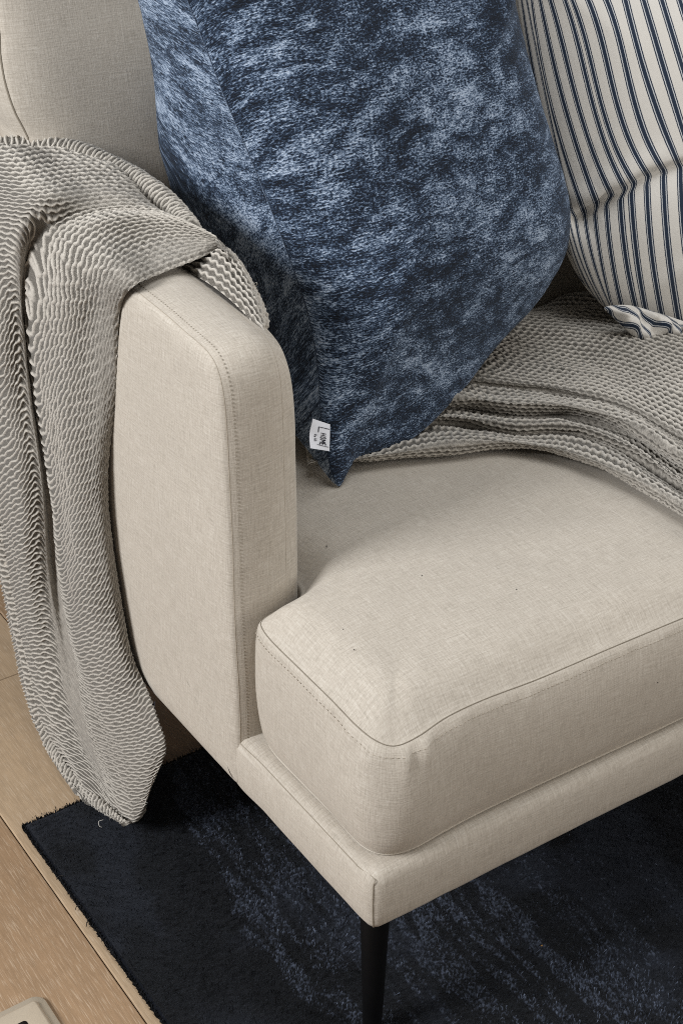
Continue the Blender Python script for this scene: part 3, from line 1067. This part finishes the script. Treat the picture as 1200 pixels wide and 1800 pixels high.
body, bS, bol, bnr = cushion('cover', bl_out, pb, e1b, e2b, nb, blue_prof, VELVET, blue, lambda a, b, s: np.stack([a + (7.3 if s < 0 else 0), b], -1), nr=64, nt=480, detail=blue_det, arcuv=True)
rim = bS[bnr - 1]
ri = np.where((bol[:, 0] < 0.02) & (bol[:, 1] < 0.66))[0]
ri = ri[np.argsort(-bol[ri, 1])]
seam_tube('seam', rim[ri] + nb * 0.0002, 0.00045, plain('velvet_seam', (0.018, 0.026, 0.045), 0.9, 0, 0.1, 300, 0.3), body)

# woven label sewn into the seam
lab = np.array([plane_ab([(x, y)], pb + nb * 0.017, nb, e1b, e2b)[0] for x, y in ((580, 746), (551, 736), (547, 788), (579, 793))])
lw = 11
LO = 0.030


def lab_pt(s, t):
    """s: 0 at the seam .. 1 outer edge; t: 0 top .. 1 bottom"""
    top_, bot_ = lab[0] * (1 - s) + lab[1] * s, lab[3] * (1 - s) + lab[2] * s
    q_ = top_ * (1 - t) + bot_ * t
    h_ = 0.017 - LO * 0.10 * np.sin(s * 1.7) + 0.002 * np.sin(t * 5 + s * 2) * s
    return pb + q_[0] * e1b + q_[1] * e2b + nb * h_


gs = np.array([[lab_pt(s, t) for s in np.linspace(0, 1, lw)] for t in np.linspace(0, 1, lw)])
ln_ = np.cross(gs[0, -1] - gs[0, 0], gs[-1, 0] - gs[0, 0])
ln_ /= np.linalg.norm(ln_)
if ln_ @ (CAM - gs[5, 5]) < 0:
    ln_ = -ln_
Vl = np.concatenate([gs.reshape(-1, 3), (gs - ln_ * 0.0007).reshape(-1, 3)])
f1 = grid_faces(lw, lw)
lbl = mesh('woven_label', Vl, np.r_[f1, f1[:, ::-1] + lw * lw], LABEL, blue)
# printing: a corner bracket and HOME over a small second line, turned a quarter


def ink_poly(pts, off=0.0005):
    return [lab_pt(s, t) + ln_ * off for s, t in pts]


def stroke(s0, t0, s1, t1, wd):
    d = np.array([s1 - s0, (t1 - t0) * 1.85])
    d /= np.linalg.norm(d) + 1e-9
    nx, ny = -d[1] * wd, d[0] * wd / 1.85
    K = 4
    L_ = [(s0 + (s1 - s0) * k / K, t0 + (t1 - t0) * k / K) for k in range(K + 1)]
    V_ = [lab_pt(s + nx, t + ny) + ln_ * 0.0005 for s, t in L_] + [lab_pt(s - nx, t - ny) + ln_ * 0.0005 for s, t in L_]
    F_ = np.array([[k, k + 1, K + 1 + k + 1, K + 1 + k] for k in range(K)])
    return np.array(V_), F_


GL = {'H': [((0, 0), (0, 1)), ((.7, 0), (.7, 1)), ((0, .5), (.7, .5))],
      'O': [((.1, .15), (.1, .85)), ((.1, .85), (.35, 1)), ((.35, 1), (.65, .85)), ((.65, .85), (.65, .15)), ((.65, .15), (.35, 0)), ((.35, 0), (.1, .15))],
      'M': [((0, 0), (0, 1)), ((0, 1), (.4, .35)), ((.4, .35), (.8, 1)), ((.8, 1), (.8, 0))],
      'E': [((0, 0), (0, 1)), ((0, 0), (.6, 0)), ((0, .5), (.5, .5)), ((0, 1), (.6, 1))],
      'b': [((0, 0), (0, 1.2)), ((0, .6), (.5, .6)), ((.5, .6), (.5, 0)), ((.5, 0), (0, 0))],
      'y': [((0, .6), (.25, 0)), ((.5, .6), (.1, -.4))],
      'l': [((.1, 0), (.1, 1.2))], 'd': [((.5, 0), (.5, 1.2)), ((.5, .6), (0, .6)), ((0, .6), (0, 0)), ((0, 0), (.5, 0))],
      'i': [((.1, 0), (.1, .6)), ((.1, .85), (.1, 1.0))]}
ink = []


def text(word, s_base, t0, hs, adv, wd):
    """letters run down the label (t), their tops point to the seam (s smaller)"""
    t = t0
    for ch in word:
        if ch != ' ':
            for (x0, y0), (x1, y1) in GL[ch]:
                ink.append(stroke(s_base - y0 * hs, t + x0 * adv, s_base - y1 * hs, t + x1 * adv, wd))
        t += adv * (0.55 if ch in 'li ' else 1.12)


text('HOME', 0.47, 0.40, 0.27, 0.105, 0.022)
text('by lidl'.replace('lidl', 'lili'), 0.76, 0.50, 0.12, 0.048, 0.014)
ink += [stroke(0.62, 0.21, 0.04, 0.19, 0.022), stroke(0.62, 0.21, 0.60, 0.40, 0.022), stroke(0.60, 0.83, 0.05, 0.86, 0.016)]
v, f = merge(ink)
mesh('lettering', v, f, INK, lbl, smooth=False)

# striped ticking cushion, upper right
lean2 = math.radians(19)
ns = np.array([0, -math.cos(lean2), math.sin(lean2)])
e1s = np.array([1.0, 0, 0])
e2s = np.array([0, math.sin(lean2), math.cos(lean2)])
ps = np.array([1.50, 1.395, 0.545])
stp = thing('striped_cushion', 'white cushion with navy ticking stripes and a deep crease, at the right', 'cushion')
st_left = [(905, -60), (908, 0), (932, 130), (958, 240), (980, 320), (993, 372), (996, 420), (1012, 470), (1036, 510), (1068, 543), (1100, 556), (1150, 572), (1215, 592), (1300, 590)]
so = plane_ab(st_left, ps, ns, e1s, e2s)
so = np.r_[so, np.array([(0.36, 0.02), (0.39, 0.10), (0.40, 0.28), (0.40, 0.46), (0.37, 0.53), (0.20, 0.535), (0.0, 0.53), (-0.09, 0.545)])]
cr = plane_ab([(930, 392), (985, 378), (1020, 375), (1045, 369), (1062, 352), (1085, 344), (1110, 329), (1140, 311), (1200, 291), (1300, 262)], ps, ns, e1s, e2s)
cr = cr[np.argsort(cr[:, 0])]


def seen_ab(P3):
    """where a point of the swollen cloth was measured on the flat plane of the cushion"""
    d = P3 - CAM
    t_ = ((ps - CAM) @ ns) / (d @ ns)
    q_ = CAM + d * t_[..., None] - ps
    return np.stack([q_ @ e1s, q_ @ e2s], -1)


def crease_d(a, b): return b - np.interp(a, cr[:, 0], cr[:, 1])


def st_prof(r, a, b, side):
    t = 0.095
    return t * (1 - np.clip(r, 0, 1) ** 2.6) ** 0.68 + 0.001


def st_det(r, a, b, side):
    if side < 0:
        return 0 * a
    d = crease_d(a, b)
    dep = 0.017 + 0.040 * sstep(0.02, -0.09, a)
    dep = dep * (1 - r ** 14)
    g = -dep * (np.exp(-(np.clip(d, 0, None) / 0.0075) ** 2) * (d >= 0) + np.exp(-(np.clip(-d, 0, None) / 0.026) ** 1.3) * (d < 0))
    up = 0.012 * np.exp(-((d - 0.022) / 0.016) ** 2) * sstep(0.14, -0.05, a)
    # diagonal pull folds running into the crease, and soft dents
    f1_ = 0.0035 * np.exp(-((d - 0.06 - 0.5 * (a + 0.05)) / 0.012) ** 2) * sstep(0.08, -0.08, a)
    f2_ = -0.0035 * np.exp(-((d - 0.085 - 0.35 * (a + 0.05)) / 0.010) ** 2) * sstep(0.05, -0.08, a)
    f3_ = 0.003 * np.exp(-((b - 0.05 - 0.25 * a) / 0.016) ** 2)
    return (g + up + (f1_ + f2_ + f3_) * (1 - r ** 6)) + 0.005 * (fbm(a * 8, b * 8, 5, 3) - 0.5) * (1 - r ** 6)


upd = {-4: [(985, 372), (962, 300), (936, 200), (908, 0)], -3: [(993, 366), (975, 300), (952, 200), (916, 0)], -2: [(1000, 360), (985, 290), (968, 210), (925, 0)], -1: [(1022, 366), (1005, 310), (981, 250), (952, 120), (933, 0)], 0: [(1048, 358), (1030, 305), (1010, 250), (975, 120), (948, 0)],
       1: [(1077, 346), (1055, 305), (1036, 250), (1000, 130), (966, 0)], 2: [(1100, 335), (1083, 305), (1062, 250), (1026, 120), (993, 0)],
       2.65: [(1115, 323), (1098, 295), (1077, 250), (1040, 120), (1004, 0)], 3.65: [(1140, 310), (1125, 290), (1107, 250), (1068, 120), (1033, 0)],
       4.65: [(1167, 300), (1153, 285), (1139, 250), (1100, 120), (1065, 0)], 5.65: [(1197, 292), (1170, 250), (1133, 120), (1097, 0)], 6.65: [(1205, 250), (1166, 120), (1130, 0)], 7.65: [(1199, 120), (1162, 0)]}
lwd = {-5: [(990, 395), (998, 430), (1022, 500)], -4: [(994, 390), (1004, 432), (1034, 505)], -3: [(999, 385), (1012, 435), (1045, 512)], -2: [(1010, 380), (1020, 435), (1055, 525)], -1: [(1027, 375), (1040, 450), (1070, 533)], 0: [(1044, 370), (1050, 425), (1073, 538)],
       1: [(1064, 350), (1070, 425), (1091, 538)], 2: [(1089, 350), (1095, 425), (1118, 548)], 2.65: [(1109, 342), (1117, 437), (1135, 552)], 3.65: [(1136, 327), (1142, 425), (1165, 567)],
       4.65: [(1165, 317), (1172, 425), (1193, 572)], 5.65: [(1195, 300), (1200, 400), (1218, 520)], 6.65: [(1228, 300), (1235, 400), (1250, 520)]}


def fitphi(D):
    """thread coordinate across the stripes: each stripe is a smooth curve a(b) in the cushion's plane"""
    ks_ = sorted(D)
    cur = []
    for k in ks_:
        q_ = plane_ab(D[k], ps, ns, e1s, e2s)
        deg = min(2 if len(q_) < 5 else 3, len(q_) - 1)
        cur.append((np.polyfit(q_[:, 1], q_[:, 0], deg), q_[:, 1].min(), q_[:, 1].max()))
    kk = np.array(ks_, float)

    def phi(a, b):
        shp = a.shape
        a, b = a.reshape(-1), b.reshape(-1)
        Ak = []
        for (cf, lo, hi) in cur:
            bc = np.clip(b, lo, hi)
            sl = np.polyval(np.polyder(cf), bc)
            Ak.append(np.polyval(cf, bc) + sl * (b - bc))
        Ak = np.maximum.accumulate(np.array(Ak) + 1e-5 * np.arange(len(kk))[:, None], axis=0)
        i = np.clip((Ak <= a[None]).sum(0) - 1, 0, len(kk) - 2)
        n_ = np.arange(len(a))
        x0, x1 = Ak[i, n_], Ak[i + 1, n_]
        t_ = (a - x0) / np.maximum(x1 - x0, 0.004)
        return (kk[i] + t_ * (kk[i + 1] - kk[i])).reshape(shp)
    return phi


phiU, phiL = fitphi(upd), fitphi(lwd)


def st_uv(a, b, s):
    if s < 0:
        return np.stack([a / 0.02, b], -1)
    d = crease_d(a, b)
    m_ = sstep(-0.008, 0.006, d)
    wob = 0.03 * (fbm(a * 3 + 4, b * 16, 2, 2) - 0.5)
    return np.stack([phiL(a, b) * (1 - m_) + phiU(a, b) * m_ + wob, b], -1)


scov, sS, sol, snr = cushion('cover', so, ps, e1s, e2s, ns, st_prof, STRIPE, stp, st_uv, nr=120, nt=480, detail=st_det, cen=(0.10, 0.27))
# gathered corner tucked under the cushion
co_px = [(1062, 540), (1075, 556), (1092, 572), (1112, 590), (1132, 600), (1150, 597), (1168, 592), (1190, 598), (1215, 598), (1240, 592), (1235, 572), (1205, 566), (1175, 556), (1140, 545), (1100, 536)]
co_ab = plane_ab(co_px, ps + ns * 0.045, ns, e1s, e2s)


def ear_prof(r, a, b, side): return 0.016 * (1 - np.clip(r, 0, 1) ** 2.2) ** 0.7 + 0.0005
def ear_det(r, a, b, side): return (0.007 * np.sin(a * 120 + b * 100 + 1.0) + 0.003 * np.sin(a * 230 - b * 90)) * (1 - r ** 4)
def ear_uv(a, b, s): return np.stack([(a * 0.95 + b * 0.9 + 0.006 * np.sin(a * 120)) / 0.020 + 1.3, b], -1)


cushion('gathered_corner', co_ab, ps + ns * 0.045, e1s, e2s, ns, ear_prof, STRIPE, stp, ear_uv, nr=40, nt=220, detail=ear_det)

# ------------------------------------------------------------------ throw
throw = thing('throw_blanket', 'grey beige waffle knit throw draped over the arm and across the seat', 'throw')


def arm_top(h, shift=0.0):
    """plane following the top of the arm, raised by h"""
    n_ = np.array([0, -0.11, 1.0])
    n_ /= np.linalg.norm(n_)
    return np.array([0.7, 1.2, 0.829 + h]), n_


def cpt(spec):
    px, py, kind, val = spec
    if kind == 'd':
        p = onx((px, py), X0 - 0.004 - val)
        if p[2] < 0.022:
            p = onz((px, py), 0.022)
        return p
    if kind == 't':
        return onplane(np.array((px, py), float), *arm_top(val))
    if kind == 'x':
        return onx((px, py), val)
    if kind == 'y':
        return ony((px, py), val)
    return onz((px, py), val)


def sheet(ctrl, T, S, nv, nu, amp, seed=0, curl=0.006, sharp=1.9, phase=0.5, normal_ref=None, wob=0.15, tscale=1.0, ridge_off=0.0, curl_edges=(1, 1, 1, 1), lump=0.004):
    """ctrl[nv0,nu0,3] -> dense waffle sheet"""
    ctrl = np.asarray(ctrl, float)
    T = np.asarray(T, float)
    S = np.asarray(S, float)
    data = np.concatenate([ctrl, T[..., None], S[..., None]], -1)
    v = np.linspace(0, data.shape[0] - 1, nv)
    u = np.linspace(0, data.shape[1] - 1, nu)
    d1 = crom(data, v)                              # nv, nu0, 5
    # equalise spacing along v
    ln1 = np.linalg.norm(np.diff(d1[..., :3], axis=0), axis=-1).mean(1)
    s = np.r_[0, np.cumsum(ln1)]
    v = np.interp(np.linspace(0, s[-1], nv), s, v)
    d1 = crom(data, v)
    d2 = crom(d1.transpose(1, 0, 2), u).transpose(1, 0, 2)
    ln2 = np.linalg.norm(np.diff(d2[..., :3], axis=1), axis=-1).mean(0)
    s = np.r_[0, np.cumsum(ln2)]
    u = np.interp(np.linspace(0, s[-1], nu), s, u)
    d2 = crom(d1.transpose(1, 0, 2), u).transpose(1, 0, 2)
    d2[..., 3] *= tscale
    Pn = d2[..., :3]
    Tt, Ss = d2[..., 3], d2[..., 4]
    du, dv = np.gradient(Pn, axis=1), np.gradient(Pn, axis=0)
    N = np.cross(du, dv)
    N /= np.linalg.norm(N, axis=-1, keepdims=True) + 1e-12
    if normal_ref is not None and (N.reshape(-1, 3) @ np.asarray(normal_ref)).mean() < 0:
        N = -N
    flipped = (np.cross(du, dv).reshape(-1, 3) * N.reshape(-1, 3)).sum(1).mean() < 0
    Au = np.cumsum(np.linalg.norm(du, axis=-1), 1)
    Av = np.cumsum(np.linalg.norm(dv, axis=-1), 0)
    # slow wander of rows and cells
    Tt = Tt + 0.8 * (fbm(Au * 13 + seed, Av * 13, seed, 3) - 0.5)
    Ss = Ss * 1.12 + 0.95 * (fbm(Au * 22 + 5, Av * 20 + seed, seed + 1, 3) - 0.5)
    row = np.floor(Tt + 0.5)
    rowr = _tab[(seed + 3) % 8][(row.astype(int)) % 128, 7]
    am = 0.65 + 0.7 * fbm(Au * 30, Av * 30, seed + 2, 2)
    Tw = Tt + wob * am * np.sin(2 * np.pi * (Ss + phase * row + 0.30 * rowr))
    # blend neighbouring row phases so that ridges stay continuous
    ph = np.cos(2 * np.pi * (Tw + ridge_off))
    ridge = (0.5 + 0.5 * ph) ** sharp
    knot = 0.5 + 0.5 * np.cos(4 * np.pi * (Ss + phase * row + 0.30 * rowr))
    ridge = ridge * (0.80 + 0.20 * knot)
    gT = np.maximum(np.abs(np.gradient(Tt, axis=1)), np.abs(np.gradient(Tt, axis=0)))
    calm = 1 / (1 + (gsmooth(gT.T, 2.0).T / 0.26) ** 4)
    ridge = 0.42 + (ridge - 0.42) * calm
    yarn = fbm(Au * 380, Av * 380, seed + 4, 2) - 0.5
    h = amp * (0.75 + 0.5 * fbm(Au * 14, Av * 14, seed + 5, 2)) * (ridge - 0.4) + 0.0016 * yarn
    h = h + lump * (fbm(Au * 10 + 3, Av * 10 + seed, seed + 6, 3) - 0.5) * 2
    # edges roll under
    e0, e1_ = Au, Au[:, -1:] - Au
    e2_, e3 = Av, Av[-1:, :] - Av
    fall = np.zeros_like(h)
    for ed, on in ((e0, curl_edges[0]), (e1_, curl_edges[1]), (e2_, curl_edges[2]), (e3, curl_edges[3])):
        if on:
            x_ = np.clip(1 - ed / 0.009, 0, 1)
            fall = np.maximum(fall, 1 - np.sqrt(np.clip(1 - x_ ** 2, 0, 1)))
    h = h - curl * 1.4 * fall
    V_ = Pn + N * h[..., None]
    uv_ = np.stack([Au, Av], -1)
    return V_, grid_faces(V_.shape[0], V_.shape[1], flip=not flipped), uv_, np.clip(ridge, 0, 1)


SHEETS = []


def add_sheet(*a, **k):
    SHEETS.append(sheet(*a, **k))


# --- the drape over the arm (rows run from the inside of the arm over the top and down)
rows = []


def row(T_, *specs): rows.append(([cpt(s_) for s_ in specs], T_, [(s_[0] * 0.9 - s_[1] * 0.35) / 17.0 for s_ in specs]))


row([8, 4, 1.0, -1, -4, -7, -9, -10.5], (396, 458, 'x', 0.748), (399, 444, 'x', 0.752), (362, 424, 'x', 0.762), (316, 398, 'x', 0.765), (270, 365, 'x', 0.765), (245, 330, 'x', 0.765), (215, 300, 'x', 0.768), (140, 262, 'x', 0.768))
row([8, 4, 0.8, -1.4, -4.5, -7.2, -9.4, -11], (388, 437, 't', 0.016), (380, 420, 't', 0.026), (333, 394, 't', 0.030), (280, 370, 't', 0.028), (240, 338, 't', 0.03), (210, 305, 't', 0.03), (180, 282, 't', 0.024), (105, 258, 't', 0.02))
row([8, 4.2, 0.6, -1.8, -5.2, -8, -10, -11.4], (345, 452, 't', 0.014), (312, 412, 't', 0.026), (255, 376, 't', 0.036), (200, 368, 't', 0.026), (150, 330, 't', 0.04), (115, 295, 't', 0.036), (88, 268, 't', 0.026), (50, 252, 't', 0.018))
row([8, 4.3, 0.4, -2.2, -4.4, -7.5, -9.6, -11.2], (285, 475, 't', 0.010), (245, 428, 't', 0.022), (175, 392, 't', 0.036), (118, 383, 't', 0.018), (70, 350, 't', 0.042), (30, 312, 't', 0.036), (0, 280, 't', 0.03), (-40, 258, 't', 0.02))
row([8, 4.2, 0.2, -2.6, 0.6, -0.8, -2.6, -4], (232, 503, 'd', 0.004), (190, 470, 'd', 0.014), (122, 440, 'd', 0.022), (60, 432, 'd', 0.012), (30, 424, 'd', 0.030), (-40, 390, 'd', 0.034), (-100, 360, 'd', 0.02), (-160, 340, 'd', 0.01))
row([8, 4, 0, -3, 7.2, 6, 4.6, 3.6], (206, 560, 'd', 0.006), (162, 558, 'd', 0.020), (106, 556, 'd', 0.030), (46, 556, 'd', 0.012), (38, 560, 'd', 0.020), (-5, 575, 'd', 0.040), (-60, 590, 'd', 0.036), (-110, 600, 'd', 0.01))
row([11.5, 7.5, 3.5, 0.5, 12.2, 11, 9.6, 8.6], (201, 700, 'd', 0.006), (163, 700, 'd', 0.022), (109, 700, 'd', 0.032), (62, 703, 'd', 0.012), (52, 706, 'd', 0.022), (8, 712, 'd', 0.042), (-40, 720, 'd', 0.03), (-80, 730, 'd', 0.01))
row([16, 12.2, 8.5, 6, 18.8, 18, 16.8, 16], (193, 850, 'd', 0.006), (167, 850, 'd', 0.024), (123, 850, 'd', 0.034), (86, 853, 'd', 0.013), (74, 857, 'd', 0.024), (34, 862, 'd', 0.044), (-6, 868, 'd', 0.03), (-40, 875, 'd', 0.015))
row([22.5, 19, 16, 14.5, 26.8, 27, 26.6, 26.2], (207, 1000, 'd', 0.006), (180, 1000, 'd', 0.026), (136, 1000, 'd', 0.036), (101, 1003, 'd', 0.010), (84, 1006, 'd', 0.022), (46, 1010, 'd', 0.044), (18, 1018, 'd', 0.032), (4, 1030, 'd', 0.018))
row([30, 27.8, 26, 27, 36.6, 38, 38.3, 38.4], (235, 1150, 'd', 0.006), (208, 1150, 'd', 0.025), (164, 1150, 'd', 0.033), (128, 1153, 'd', 0.016), (106, 1157, 'd', 0.024), (66, 1160, 'd', 0.044), (44, 1164, 'd', 0.036), (31, 1172, 'd', 0.022))
row([37, 36, 36, 38.5, 44, 46, 46.8, 47.2], (272, 1258, 'd', 0.012), (236, 1268, 'd', 0.024), (194, 1275, 'd', 0.032), (158, 1279, 'd', 0.024), (135, 1283, 'd', 0.028), (98, 1285, 'd', 0.046), (77, 1284, 'd', 0.042), (63, 1280, 'd', 0.030))
row([42, 43, 44.5, 46.5, 49.5, 51, 51.6, 52], (288, 1325, 'd', 0.014), (258, 1350, 'd', 0.026), (219, 1364, 'd', 0.032), (186, 1363, 'd', 0.028), (165, 1359, 'd', 0.032), (133, 1352, 'd', 0.046), (114, 1346, 'd', 0.044), (97, 1338, 'd', 0.036))
row([49, 50.5, 52, 53, 54, 55, 55.2, 55.4], (262, 1398, 'd', 0.022), (250, 1428, 'd', 0.03), (229, 1450, 'd', 0.034), (208, 1445, 'd', 0.034), (192, 1436, 'd', 0.038), (168, 1420, 'd', 0.046), (150, 1405, 'd', 0.046), (133, 1390, 'd', 0.042))
add_sheet([r_[0] for r_ in rows], [r_[1] for r_ in rows], [r_[2] for r_ in rows], 1120, 410, 0.0036, seed=0, tscale=1.88, normal_ref=(-0.8, -0.1, 0.6), curl_edges=(1, 1, 0, 1))

# --- rolled hem along the top edge (rungs run across the roll)
hem_px = [(-60, 262), (-20, 262), (30, 260), (80, 262), (130, 269), (180, 286), (230, 312), (275, 345), (312, 380), (338, 412)]
hc = np.array([onplane(np.array(p_, float), *arm_top(0.014 - 0.004 * (k > 7))) for k, p_ in enumerate(hem_px)])
tgt = np.gradient(hc, axis=0)
tgt /= np.linalg.norm(tgt, axis=1, keepdims=True)
side_ = np.cross(tgt, UP)
side_ /= np.linalg.norm(side_, axis=1, keepdims=True)
up_ = np.cross(side_, tgt)
angs = np.radians(np.linspace(-75, 250, 9))
hr = 0.0125
ctrl = np.array([[hc[k] + hr * (1.0 * math.cos(a_) * side_[k] + 1.1 * math.sin(a_) * up_[k]) for a_ in angs] for k in range(len(hc))])
arcl = np.r_[0, np.cumsum(np.linalg.norm(np.diff(hc, axis=0), axis=1))]
add_sheet(ctrl, np.repeat((arcl / 0.0068)[:, None], 9, 1), np.repeat((np.linspace(0, 3.2, 9))[None], len(hc), 0), 460, 90, 0.0032, seed=2, normal_ref=(-0.3, -0.6, 0.7), curl_edges=(1, 1, 1, 1), wob=0.14, phase=0.5, sharp=1.3)

# --- thick hem down the free left edge
he_px = [(-10, 880, .026), (2, 940, .026), (16, 1010, .026), (37, 1100, .028), (53, 1170, .030), (67, 1242, .034), (87, 1305, .040), (115, 1352, .044), (149, 1391, .045), (186, 1422, .042), (222, 1446, .040)]
hc = np.array([cpt((px, py, 'd', d_)) for px, py, d_ in he_px])
hc = crom(hc, np.linspace(0, len(hc) - 1, 40))
tgt = np.gradient(hc, axis=0)
tgt /= np.linalg.norm(tgt, axis=1, keepdims=True)
outn = np.array([-0.9, -0.35, 0.25])
outn /= np.linalg.norm(outn)
side_ = np.cross(tgt, outn)
side_ /= np.linalg.norm(side_, axis=1, keepdims=True)
angs = np.radians(np.linspace(-60, 240, 9))
taper = np.interp(np.arange(40), [0, 30, 39], [0.0105, 0.0095, 0.004])
ctrl = np.array([[hc[k] + taper[k] * (1.25 * math.cos(a_) * side_[k] + 0.75 * math.sin(a_) * outn) for a_ in angs] for k in range(40)])
arcl = np.r_[0, np.cumsum(np.linalg.norm(np.diff(hc, axis=0), axis=1))]
add_sheet(ctrl, np.repeat((arcl / 0.0085)[:, None], 9, 1), np.repeat((np.linspace(0, 2.6, 9))[None], 40, 0), 520, 70, 0.0036, seed=6, normal_ref=tuple(outn), curl_edges=(1, 1, 1, 1), wob=0.12, phase=0.5, sharp=1.4)

# --- hem end lying along the inner edge of the arm
ie = [((285, 462), (300, 446), (318, 428), (345, 412), (372, 436)), ((318, 470), (330, 454), (346, 436), (374, 424), (398, 450)), ((352, 489), (370, 466), (388, 447), (404, 444), (422, 470)), ((396, 519), (408, 498), (419, 481), (429, 478), (442, 504)), ((438, 556), (445, 538), (450, 524), (454, 524), (460, 546)), ((468, 588), (470, 578), (471, 570), (472, 574), (474, 588))]
xs_ = [0.722, 0.738, 0.752, 0.764, 0.785]
ctrl = []
for k, rw in enumerate(ie):
    ctrl.append([cpt((px, py, 'x', xs_[j])) if j else cpt((px, py, 'x', 0.726)) for j, (px, py) in enumerate(rw)])
add_sheet(ctrl, [[0, 1.4, 2.7, 4.0, 5.0]] * 6, [[a_] * 5 for a_ in (-3, 0, 2.4, 5.4, 8.4, 10.6)], 220, 80, 0.0042, seed=3, tscale=1.6, normal_ref=(0.3, -0.4, 0.8), curl_edges=(1, 1, 1, 1))

# --- the part spread over the seat
cx = [540, 640, 720, 800, 900, 1000, 1100, 1200, 1310]
lv = [
    (0.417, 0, [824, 818, 810, 799, 794, 809, 852, 906, 970]),
    (0.437, 2.5, [812, 801, 787, 776, 775, 792, 830, 884, 945]),
    (0.424, 4.6, [800, 785, 752, 747, 763, 764, 800, 862, 925]),
    (0.442, 6.4, [790, 770, 738, 731, 745, 746, 778, 843, 905]),
    (0.432, 8.2, [780, 757, 722, 716, 732, 733, 762, 826, 888]),
    (0.462, 11, [768, 742, 706, 697, 706, 712, 741, 801, 862]),
    (0.446, 13.6, [758, 726, 690, 677, 684, 696, 723, 781, 838]),
    (0.455, 15.6, [745, 712, 672, 660, 668, 681, 705, 758, 810]),
    (0.447, 19.6, [700, 675, 640, 625, 632, 645, 660, 702, 745]),
    (0.444, 24, [650, 640, 605, 588, 592, 600, 612, 642, 672]),
    (0.440, 28.6, [605, 600, 570, 550, 550, 556, 566, 590, 612]),
    (0.435, 32.5, [570, 560, 542, 522, 516, 518, 528, 548, 565]),
    (0.425, 34.5, [560, 552, 534, 512, 505, 507, 517, 536, 552])]
ctrl, TT, SS = [], [], []
topv = cV[cnA + len(crings) - 6:].reshape(-1, 3)


def seat_z(p):
    d = np.hypot(topv[:, 0] - p[0], topv[:, 1] - p[1])
    k = np.argsort(d)[:6]
    w_ = 1 / (d[k] + 1e-4) ** 2
    return (topv[k, 2] * w_).sum() / w_.sum()


def on_seat(px, h):
    z = 0.54
    for _ in range(8):
        p = onz(px, z)
        z = seat_z(p) + h
    return onz(px, z)


for z_, t_, ys in lv:
    ctrl.append([on_seat((x_, y_), z_ - 0.413 + 0.003) for x_, y_ in zip(cx, ys)])
    TT.append([t_ + 0.0012 * (x_ - 900) for x_ in cx])
    SS.append([x_ / 16.0 + y_ / 90.0 for x_, y_ in zip(cx, ys)])
ctrl = np.array(ctrl)
ext = ctrl[:, -1] + np.array([0.30, 0.0, 0.0])
ext[:, 1] = np.maximum(ext[:, 1], 0.99 + 0.004 * np.arange(len(ext)))
for p_, q_ in zip(ext, ctrl[:, -1]):
    p_[2] = seat_z(p_) + max(0.004, q_[2] - seat_z(q_))
ctrl = np.concatenate([ctrl, ext[:, None]], 1)
TT = [t_ + [t_[-1] + 0.3] for t_ in TT]
SS = [s_ + [s_[-1] + 22.0] for s_ in SS]
ctrl[-2:, :, 1] = np.minimum(ctrl[-2:, :, 1], 1.595)
add_sheet(ctrl, TT, SS, 540, 760, 0.0042, seed=5, tscale=1.72, normal_ref=(0, 0, 1), lump=0.007, curl_edges=(1, 1, 1, 0))

Vt, Ft, Ut, Ct, off = [], [], [], [], 0
for v, f, u_, c_ in SHEETS:
    Vt.append(v.reshape(-1, 3))
    Ft.append(f + off)
    Ut.append(u_.reshape(-1, 2))
    Ct.append(c_.reshape(-1))
    off += v.shape[0] * v.shape[1]
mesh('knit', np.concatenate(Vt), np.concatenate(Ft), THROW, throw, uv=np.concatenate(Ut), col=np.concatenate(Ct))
# stray threads
thr_parts = []
for pts in ([(447, 503, 0.775), (452, 500, 0.772), (449, 497, 0.770), (441, 512, 0.775)],):
    pp = np.array([onx((px, py), x_) for px, py, x_ in pts])
    thr_parts.append(tube(crom(pp, np.linspace(0, len(pp) - 1, 14)), 0.0004, 4))
pp = np.array([onz((px, py), z_) for px, py, z_ in ((182, 1441, 0.035), (174, 1444, 0.035), (175, 1452, 0.03), (179, 1454, 0.028))])
thr_parts.append(tube(crom(pp, np.linspace(0, 3, 14)), 0.0004, 4))
for v, f in thr_parts:
    mesh('loose_thread', v, f, THREADW, throw)

# fine hairs standing off the knit
allV = np.concatenate([v.reshape(-1, 3) for v, f, u_, c_ in SHEETS])
allC = np.concatenate(Ct)
pick = rng.choice(np.where(allC > 0.45)[0], 16000)
b_ = allV[pick]
dr = rng.normal(0, 1, (len(pick), 3)) + np.array([-0.3, -0.5, 0.6])
dr /= np.linalg.norm(dr, axis=1, keepdims=True)
ln_h = rng.uniform(0.0015, 0.0045, (len(pick), 1))
sd = np.cross(dr, rng.normal(0, 1, (len(pick), 3)))
sd /= np.linalg.norm(sd, axis=1, keepdims=True) + 1e-9
Vh = np.stack([b_ - sd * 0.00012, b_ + sd * 0.00012, b_ + dr * ln_h], 1).reshape(-1, 3)
fz_ = mesh('fuzz', Vh, np.arange(len(Vh)).reshape(-1, 3), THREADW, throw)
fz_['kind'] = 'stuff'
